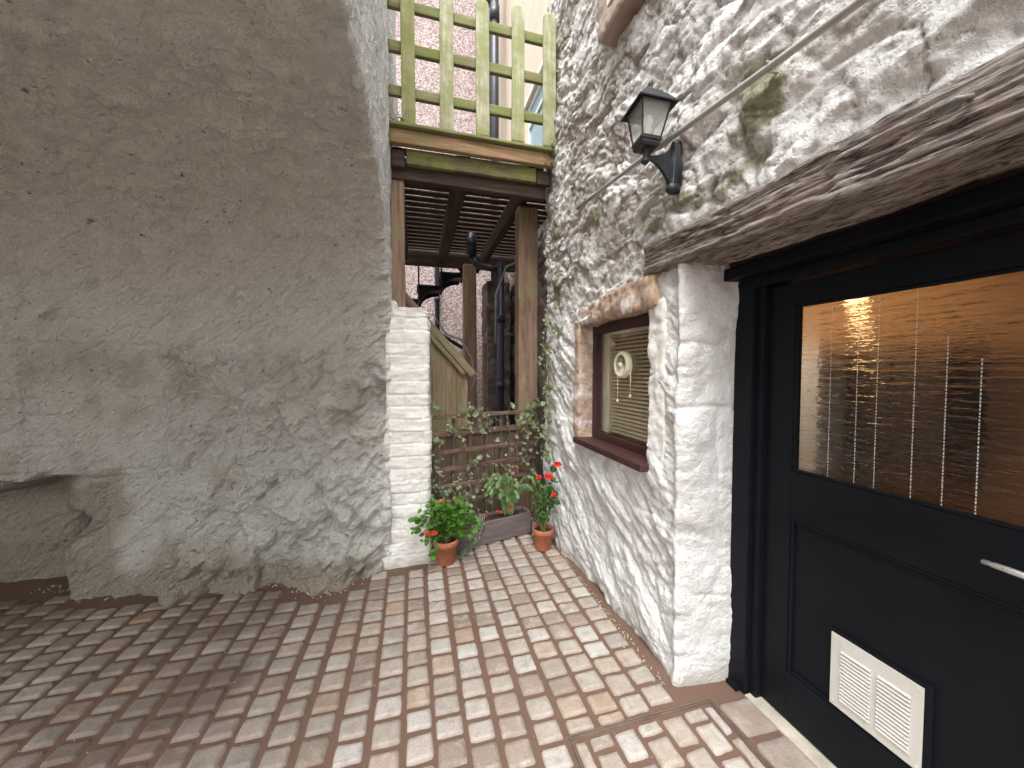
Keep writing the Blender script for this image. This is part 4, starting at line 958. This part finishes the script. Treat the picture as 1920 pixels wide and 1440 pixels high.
# iron stair silhouettes
SP = empty('iron_stair', (.2, 6.4, 0)); tag(SP, 'black iron stair with arched brackets seen under the deck against pebbledash', 'stair')
for k in range(8):
    x0 = .42 + (k - 6) * .36; z = 3.16 - (6 - k) * .23
    if k == 7: x0 = .78; z = 3.39
    b = MB(); b.box(x0 - .03, x0 + .36, 6.15, 6.75, z - .035, z, .004); b.build('tread', M['spiral'], SP)
    for yy in (6.18, 6.70):
        pts = [(x0 + .35, z - .035), (x0 + .0, z - .035), (x0 - .01, z - .26), (x0 + .04, z - .27)] + [(x0 + .04 + .31 * (1 - math.cos(q)), z - .27 + .20 * math.sin(q)) for q in np.linspace(.2, 1.57, 7)]
        vs = [(px, yy, pz) for px, pz in pts] + [(px, yy + .03, pz) for px, pz in pts]; n = len(pts); b = MB()
        b.add(vs, [tuple(range(n)), tuple(range(2 * n - 1, n - 1, -1))] + [(i + 0, (i + 1) % n, n + (i + 1) % n, n + i) for i in range(n)]); b.build('bracket', M['spiral'], SP)
    b = MB(); b.tube([(x0, 6.14, z - .26), (x0, 6.14, z + .85)], .014, 6); b.build('baluster', M['spiral'], SP)
b = MB(); b.tube([(-1.2, 6.14, 3.1), (.8, 6.14, 1.9)], .03, 6); b.build('stringer', M['spiral'], SP)

# ---------------------------------------------------------------- trellis, boards and planter
ang = math.atan2(.26, .96); dv = Vector((math.cos(ang), math.sin(ang), 0)); nv = Vector((math.sin(ang), -math.cos(ang), 0))
o0 = Vector((.115, 3.05, 0))
def tp(s, off, z): p = o0 + dv * s - nv * off; return Vector((p.x, p.y, z))
BF = empty('board_fence', tuple(tp(.5, .34, 0))); tag(BF, 'low fence of olive brown vertical boards standing behind the trellis', 'fence')
for i in range(7):
    s = .08 + i * .142; timber('board', tp(s, .29, 0), tp(s, .29, .94 + .012 * (i % 2)), .135, .02, M['panel'], BF, up=nv, seed=70 + i, rnd=.004)
timber('top_rail', tp(.0, .265, .985), tp(1.07, .265, .985), .03, .05, M['trellis'], BF, seed=79, rnd=.005)
TR = empty('trellis', tuple(tp(.5, .2, 0))); tag(TR, 'purple brown timber trellis with ivy growing up it, behind the planter', 'trellis')
for i, z in enumerate((1.145, .985, .83, .675, .52, .36)): timber('rail', tp(.035, .195, z), tp(1.17, .195, z + (.008 if i % 2 else 0)), .022, .042, M['trellis'], TR, seed=80 + i, rnd=.004)
for i, s in enumerate((.06, .10, .27, .44, .60, .76, .94, 1.12)):
    if i == 0: timber('stile', tp(s - .02, .222, .0), tp(s - .02, .222, 1.15), .045, .03, M['trellis'], TR, up=nv, seed=90, rnd=.004)
    elif i > 1: timber('upright', tp(s, .219, .1), tp(s + .003, .219, 1.145), .034, .02, M['trellis'], TR, up=nv, seed=90 + i, rnd=.004)
PL = empty('planter_box', tuple(tp(.5, .08, 0))); tag(PL, 'long purple grey wooden planter box at the foot of the trellis', 'planter')
timber('front_board', tp(-.02, .0, .115), tp(.975, .0, .115), .022, .20, M['planter'], PL, seed=100, rnd=.005)
timber('back_board', tp(-.02, .165, .115), tp(.975, .165, .115), .022, .20, M['planter'], PL, seed=101, rnd=.005)
for s in (-.008, .963): timber('end_board', tp(s, .013, .115), tp(s, .152, .115), .022, .20, M['planter'], PL, seed=102, rnd=.005)
b = MB(); p = [tp(.003, .011, .19), tp(.952, .011, .19), tp(.952, .154, .19), tp(.003, .154, .19)]
n = 30; m_ = 6; g = []
for i in range(n):
    for j in range(m_):
        q = tp(.003 + .949 * i / (n - 1), .011 + .143 * j / (m_ - 1), .185 + .015 * random.random()); g.append(tuple(q))
npmesh('soil', np.array(g), gridF(n, m_, flip=False), M['soil'], PL)

# ---------------------------------------------------------------- plants
def leafpoly(kind, L, Wd):
    if kind == 'ivy': P = [(0, 0), (.10, .22), (.50, .18), (.30, .48), (.52, .62), (.22, .72), (0, 1.05)]
    elif kind == 'round': P = [(0, 0), (.22, .08), (.36, .06), (.38, .22), (.52, .38), (.42, .5), (.46, .66), (.30, .74), (.26, .90), (.12, .90), (0, 1.)]
    elif kind == 'oval': P = [(0, 0), (.25, .18), (.38, .42), (.32, .68), (.14, .9), (0, 1)]
    elif kind == 'saw': P = [(0, 0), (.14, .08), (.09, .15), (.20, .22), (.12, .32), (.22, .42), (.13, .52), (.20, .62), (.10, .72), (.14, .84), (0, 1)]
    else: P = [(0, 0), (.07, .3), (.08, .6), (0, 1)]
    return [(x * Wd, y * L) for x, y in P]
class Leaves:
    def __init__(s): s.mb = MB()
    def add(s, pos, d, up, L, kind='round', Wd=None, droop=.25, fold=.25):
        d = Vector(d).normalized(); up = Vector(up); u = d.cross(up)
        if u.length < 1e-3: u = d.cross(Vector((1, 0, 0)))
        u.normalize(); w = u.cross(d).normalized(); P = leafpoly(kind, L, Wd or L); n = len(P); vs = []
        def pt(x, y): return Vector(pos) + d * (y - .12 * y * y / L) + u * x + w * (fold * abs(x) - droop * y * y / L)
        mid = [pt(0, y) for _, y in P]; R_ = [pt(x, y) for x, y in P]; L_ = [pt(-x, y) for x, y in P]
        vs = mid + R_ + L_; fs = []
        for i in range(n - 1):
            fs += [(i, n + i, n + i + 1, i + 1)] if i > 0 else [(0, n + 1, 1)]
            fs += [(i + 1, 2 * n + i + 1, 2 * n + i, i)] if i > 0 else [(0, 1, 2 * n + 1)]
        s.mb.add(vs, fs)
def rv(s=1): return Vector((random.gauss(0, s), random.gauss(0, s), random.gauss(0, s)))
def flower(name, c, r, m, parent, n=22):
    Lf = Leaves()
    for k in range(n):
        d = rv(); d.z = abs(d.z) * .6 + .1; d.y -= .5; d.normalize(); Lf.add(Vector(c) + d * r * .15, d, rv(), r * random.uniform(.7, 1.1), 'oval', r * 1.1, .5, .4)
    return Lf.mb.build(name, m, parent, False)
def pot(name, x, y, r, h, label):
    E_ = empty(name, (x, y, .012)); tag(E_, label, 'potted plant')
    b = MB(); b.lathe((x, y, .012), [(0, 0), (r * .70, 0), (r * .72, .004), (r * .90, h * .76), (r * 1.0, h * .77), (r * 1.03, h * .80), (r * 1.03, h * .97), (r * .99, h), (r * .93, h), (r * .90, h * .9), (r * .86, h * .80)], 40); b.build('pot', M['terracotta'], E_, True)
    b = MB(); 
    for k in range(1): b.lathe((x, y, .012), [(r * .885, h * .86), (r * .6, h * .89), (r * .3, h * .87), (0.001, h * .90)], 20)
    b.build('soil', M['soil'], E_); return E_
# bushy plant in the left pot
E1 = pot('potted_plant', .222, 2.955, .098, .195, 'bushy bright green plant with orange red flowers in the left terracotta pot')
Lf = Leaves(); st = MB(); base = Vector((.222, 2.955, .18)); tips = []
for k in range(46):
    a = random.uniform(0, 6.28); rr = random.uniform(.02, .235); zz = .20 + .33 * math.sqrt(max(0, 1 - (rr / .26) ** 2)) * random.uniform(.45, 1.05)
    tip = Vector((base.x + rr * math.cos(a) * 1.0 + .015, min(base.y + rr * math.sin(a) * .7, 3.02 if False else 9), zz))
    if tip.x < .13 and tip.y > 2.96: tip.y = 2.93 - .05 * random.random()
    if tip.y > 3.06: tip.y = 3.04
    mid = (base + tip) / 2 + Vector((0, 0, .03)) + rv(.012); st.tube([base + rv(.015) * .8, mid, tip], [.0028, .002, .0014], 5, False); tips.append(tip)
    for j in range(random.randint(7, 11)):
        f = random.uniform(.35, 1.05); p = base.lerp(tip, f) + rv(.016); out = (p - base); out.z *= .25; out = out.normalized() + rv(.45)
        Lf.add(p, out + Vector((0, 0, .15)), Vector((0, -.35, 1)) + rv(.25), random.uniform(.030, .058), 'round', random.uniform(.035, .06))
for (x_, y_, z_) in ((.06, 2.86, .42), (.02, 2.84, .40), (.05, 2.86, .46), (.0, 2.85, .36), (.08, 2.82, .28), (.12, 2.84, .17), (.15, 2.83, .13)):
    st.tube([base, (base + Vector((x_, y_, z_))) / 2 + Vector((0, 0, .06)), (x_, y_, z_)], .0016, 5, False)
    for j in range(5): Lf.add(Vector((x_, y_, z_)) + rv(.02), rv(.6) + Vector((-.5, -.2, .2)), Vector((0, -.3, 1)), random.uniform(.03, .055), 'round')
Lf.mb.build('foliage', M['leaf'], E1); st.build('stems', M['stem'], E1, True)
for c in ((.075, 2.80, .325), (.130, 2.80, .325)): flower('flower', c, .026, M['red'], E1)
flower('flower', (.185, 2.87, .535), .022, M['orange'], E1, 14); flower('flower', (.29, 2.9, .545), .016, M['pink'], E1, 10)
# leggy plant in the right pot
E2 = pot('potted_plant', 1.055, 2.985, .090, .180, 'leggy plant with coral red flowers in the right terracotta pot against the rubble wall')
Lf = Leaves(); Ld = Leaves(); st = MB(); base = Vector((1.055, 2.985, .165))
for k in range(26):
    a = random.uniform(0, 6.28); rr = random.uniform(.02, .12); tip = Vector((base.x + .0 + rr * math.cos(a), base.y - .02 + rr * math.sin(a) * .7, random.uniform(.40, .66)))
    mid = base.lerp(tip, .55) + rv(.014); st.tube([base + rv(.014), mid, tip], [.0034, .0028, .002], 5, False)
    for j in range(7):
        f = random.uniform(.25, 1.05); p = base.lerp(tip, f) + rv(.02); out = rv(.8) + Vector((0, 0, .5))
        (Lf if random.random() < .5 else Ld).add(p, out, Vector((0, -.2, 1)) + rv(.3), random.uniform(.028, .055), 'oval', random.uniform(.028, .05))
for k in range(16):
    p = Vector((1.11, 2.93, .60)) + Vector((random.uniform(-.02, .045), random.uniform(-.04, .03), random.uniform(-.20, .12))); Ld.add(p, rv(.6) + Vector((.0, -.3, .3)), Vector((0, -1, .5)), random.uniform(.055, .08), 'oval', .07)
Lf.mb.build('foliage', M['leaf'], E2); Ld.mb.build('foliage', M['leafdark'], E2); st.build('stems', M['stem'], E2, True)
for c, r in (((1.06, 2.86, .665), .040), ((1.135, 2.86, .765), .038), ((.985, 2.90, .655), .026), ((1.095, 2.84, .515), .028)):
    flower('flower', c, r, M['red'], E2, 26)
# arching segmented plant in the planter
c0 = tp(.76, .08, .19); E3 = empty('leaf_cactus', tuple(c0)); tag(E3, 'arching green leaf cactus with pink buds in the right half of the planter', 'plant')
Lf = Leaves()
for k in range(22):
    a = random.uniform(0, 6.28); q = Vector((math.cos(a), math.sin(a) * .6 - .35, 0)); p = c0 + rv(.02); p.z = .20; hgt = random.uniform(.2, .42); prev = p; L0 = random.uniform(.5, 1.1)
    for j in range(6):
        f = (j + 1) / 6; nxt = p + q * (.27 * L0 * f) + Vector((0, 0, hgt * (1 - (1 - f * 1.45) ** 2))) 
        Lf.add(prev, nxt - prev + rv(.004), Vector((0, -1, .6)) + rv(.2), max(.03, (nxt - prev).length * 1.15), 'saw', .085, .05, .12); prev = nxt
Lf.mb.build('foliage', M['cactusleaf'], E3)
for c in ((.80, 3.06, .66), (.845, 3.08, .71), (.66, 3.03, .36), (.70, 3.03, .34), (.78, 3.02, .40), (.77, 3.02, .36), (.70, 3.05, .53), (.56, 3.02, .335)): flower('flower', (c[0], c[1], c[2]), .018, M['pink'] if c[2] > .4 else M['red'], E3, 9)
# grey trailing plant
c0 = tp(.40, .03, .2); E4 = empty('trailing_plant', tuple(c0)); tag(E4, 'grey green trailing plant hanging over the planter front onto the setts', 'plant')
Lf = Leaves(); st = MB()
for k in range(5):
    pts = [c0 + Vector((.03 * k - .04, -.0, .01)), c0 + Vector((.03 * k - .05, -.045, .02)), c0 + Vector((.02 * k - .04, -.07, -.06)), c0 + Vector((-.06 + .008 * k, -.10, -.15)), Vector((c0.x - .11 - .02 * k, c0.y - .18 + .01 * k, .03)), Vector((c0.x - .20 - .02 * k, c0.y - .24 + .015 * k, .022))]
    st.tube(pts, .0018, 5, False)
    for j in range(len(pts) - 1):
        for i in range(15):
            p = pts[j].lerp(pts[j + 1], random.random()) + rv(.004); Lf.add(p, rv() + (pts[j + 1] - pts[j]).normalized() * .8 + Vector((0, -.3, .2)), Vector((0, 0, 1)) + rv(.5), random.uniform(.02, .038), 'thin', .05)
for k in range(60):
    p = c0 + Vector((random.uniform(-.09, .08), random.uniform(-.02, .08), random.uniform(0, .03))); d = Vector((random.uniform(-1, 1), random.uniform(-1, .3), random.uniform(.4, 1.2))); Lf.add(p, d, Vector((0, -1, .3)), random.uniform(.04, .10), 'thin', .06)
Lf.mb.build('foliage', M['silver'], E4); st.build('stems', M['stem'], E4, True)
# leafy filler left in the planter
c0 = tp(.22, .08, .19); E5 = empty('leafy_plant', tuple(c0)); tag(E5, 'grey green leafy plant in the left end of the planter behind the bushy pot', 'plant')
Lf = Leaves(); st = MB()
for k in range(26):
    tip = c0 + Vector((random.uniform(-.26, .26), random.uniform(-.10, .06), random.uniform(.15, .5))); st.tube([c0 + rv(.02), c0.lerp(tip, .5) + rv(.02), tip], .0016, 5, False)
    for j in range(9):
        p = c0.lerp(tip, random.uniform(.3, 1.05)) + rv(.014); Lf.add(p, rv(.7) + Vector((0, -.4, .3)), Vector((0, -.4, 1)) + rv(.3), random.uniform(.025, .045), random.choice(['thin', 'oval']), random.uniform(.03, .05))
Lf.mb.build('foliage', M['silver'], E5); st.build('stems', M['stem'], E5, True)
# ivy on the trellis and creeping up the wall
def ivy(name, label, starts, n, conf, m='ivy'):
    E_ = empty(name, tuple(starts[0])); tag(E_, label, 'ivy'); st = MB(); Lf = Leaves()
    for k in range(n):
        p = Vector(starts[k % len(starts)]) + rv(.02); d = Vector((random.uniform(-1, 1), 0, random.uniform(.2, 1))); pts = [p.copy()]
        for j in range(random.randint(8, 22)):
            d = (d + Vector((random.uniform(-.6, .6), 0, random.uniform(-.5, .6)))).normalized(); q = conf(p + d * .045 + rv(.004))
            if (q - p - d * .045).length > .035: d = Vector((-d.x, 0, -d.z))
            p = q; pts.append(p.copy())
            if random.random() < .5:
                L_ = random.choice([random.uniform(.02, .035), random.uniform(.04, .065)])
                Lf.add(p, rv(.6) + Vector((0, -.5, -.1)), nv + Vector((0, 0, .5)) + rv(.3), L_, 'ivy', L_ * 1.1, .15, .15)
        st.tube(pts, .0022, 5, False)
    Lf.mb.build('leaves', M[m], E_); st.build('stems', M['brownstem'], E_, True)
def onT(p):
    s = (p - o0).dot(dv); s = min(max(s, .0), 1.12); q = tp(s, .165, min(max(p.z, .25), 1.13 + .14 * math.sin(9 * s + 1) ** 2)); return q + nv * random.uniform(0, .03)
ivy('ivy_plant', 'sparse variegated ivy climbing over the brown trellis', [tp(s, .17, z) for s, z in ((.1, .5), (.35, .4), (.5, .7), (.62, 1.0), (.8, .5), (1.0, .6), (.95, .9), (.05, .8), (.45, 1.05), (1.02, 1.05))], 40, onT)
def onW(p): return Vector((min(max(p.x, 1.10), 1.16), min(max(p.y, 3.0), 3.25), min(max(p.z, .5), 2.2)))
ivy('wall_ivy', 'thin ivy creeping up the corner of the rubble wall beside the brown post', [(1.14, 3.15, .8), (1.14, 3.1, 1.1), (1.14, 3.15, 1.4), (1.13, 3.1, 1.7)], 15, onW)
# moss and weeds at the deck ends
b = Leaves()
for k in range(260):
    p = Vector((1.17, 3.13, 3.43)) + Vector((random.gauss(0, .03), random.gauss(0, .05), random.gauss(0, .045))); b.add(p, rv(), rv(), random.uniform(.012, .03), 'oval')
tag(b.mb.build('moss_clump', M['moss'], None), 'dark mossy clump where the deck edge meets the rubble wall', 'moss', kind='stuff')
b = Leaves()
for k in range(120):
    p = Vector((-.09, 3.12, 3.50)) + Vector((random.gauss(0, .04), random.gauss(0, .02), abs(random.gauss(0, .03)))); b.add(p, rv() + Vector((0, 0, .5)), rv(), random.uniform(.015, .04), 'thin', .05)
tag(b.mb.build('weed_tuft', M['cactusleaf'], None), 'small weed tuft growing at the left foot of the picket fence', 'weed', kind='stuff')
# grit and crumbs of mortar on the joints and along the wall feet
b = MB()
def crumb(x, y, z, r):
    q = [Vector((math.cos(a), math.sin(a), 0)) for a in np.linspace(0, 6.28, 6)[:-1]]; s_ = [random.uniform(.6, 1.2) for _ in q]
    vs = [(x + v.x * r * k, y + v.y * r * k, z - .002) for v, k in zip(q, s_)] + [(x + v.x * r * k * .6, y + v.y * r * k * .6, z + r * random.uniform(.4, .9)) for v, k in zip(q, s_)]
    b.add(vs, [(i, (i + 1) % 5, 5 + (i + 1) % 5, 5 + i) for i in range(5)] + [(5, 6, 7, 8, 9)])
for k in range(900):
    f = random.random()
    if f < .35: x_ = random.uniform(-2.6, -.3); y_ = wallY(x_) - abs(random.gauss(.02, .05)); r_ = random.uniform(.002, .007)
    elif f < .6: y_ = random.uniform(1.5, 2.95); x_ = 1.185 - abs(random.gauss(0, .035)); r_ = random.uniform(.002, .006)
    elif f < .7: x_ = random.uniform(.1, 1.15); y_ = 3.0 + random.random() * .1; r_ = random.uniform(.002, .006)
    else: x_ = random.uniform(-1.6, 1.2); y_ = random.uniform(.6, 3.0); r_ = random.uniform(.0012, .0032)
    crumb(x_, y_, random.choice([.003, .011]), r_)
tag(b.build('grit', plain('pale_mortar_crumbs', (.42, .36, .29), .9, 0, 0, 40, .5), None), 'grit and mortar crumbs scattered over the paving and along the wall feet', 'grit', kind='stuff')
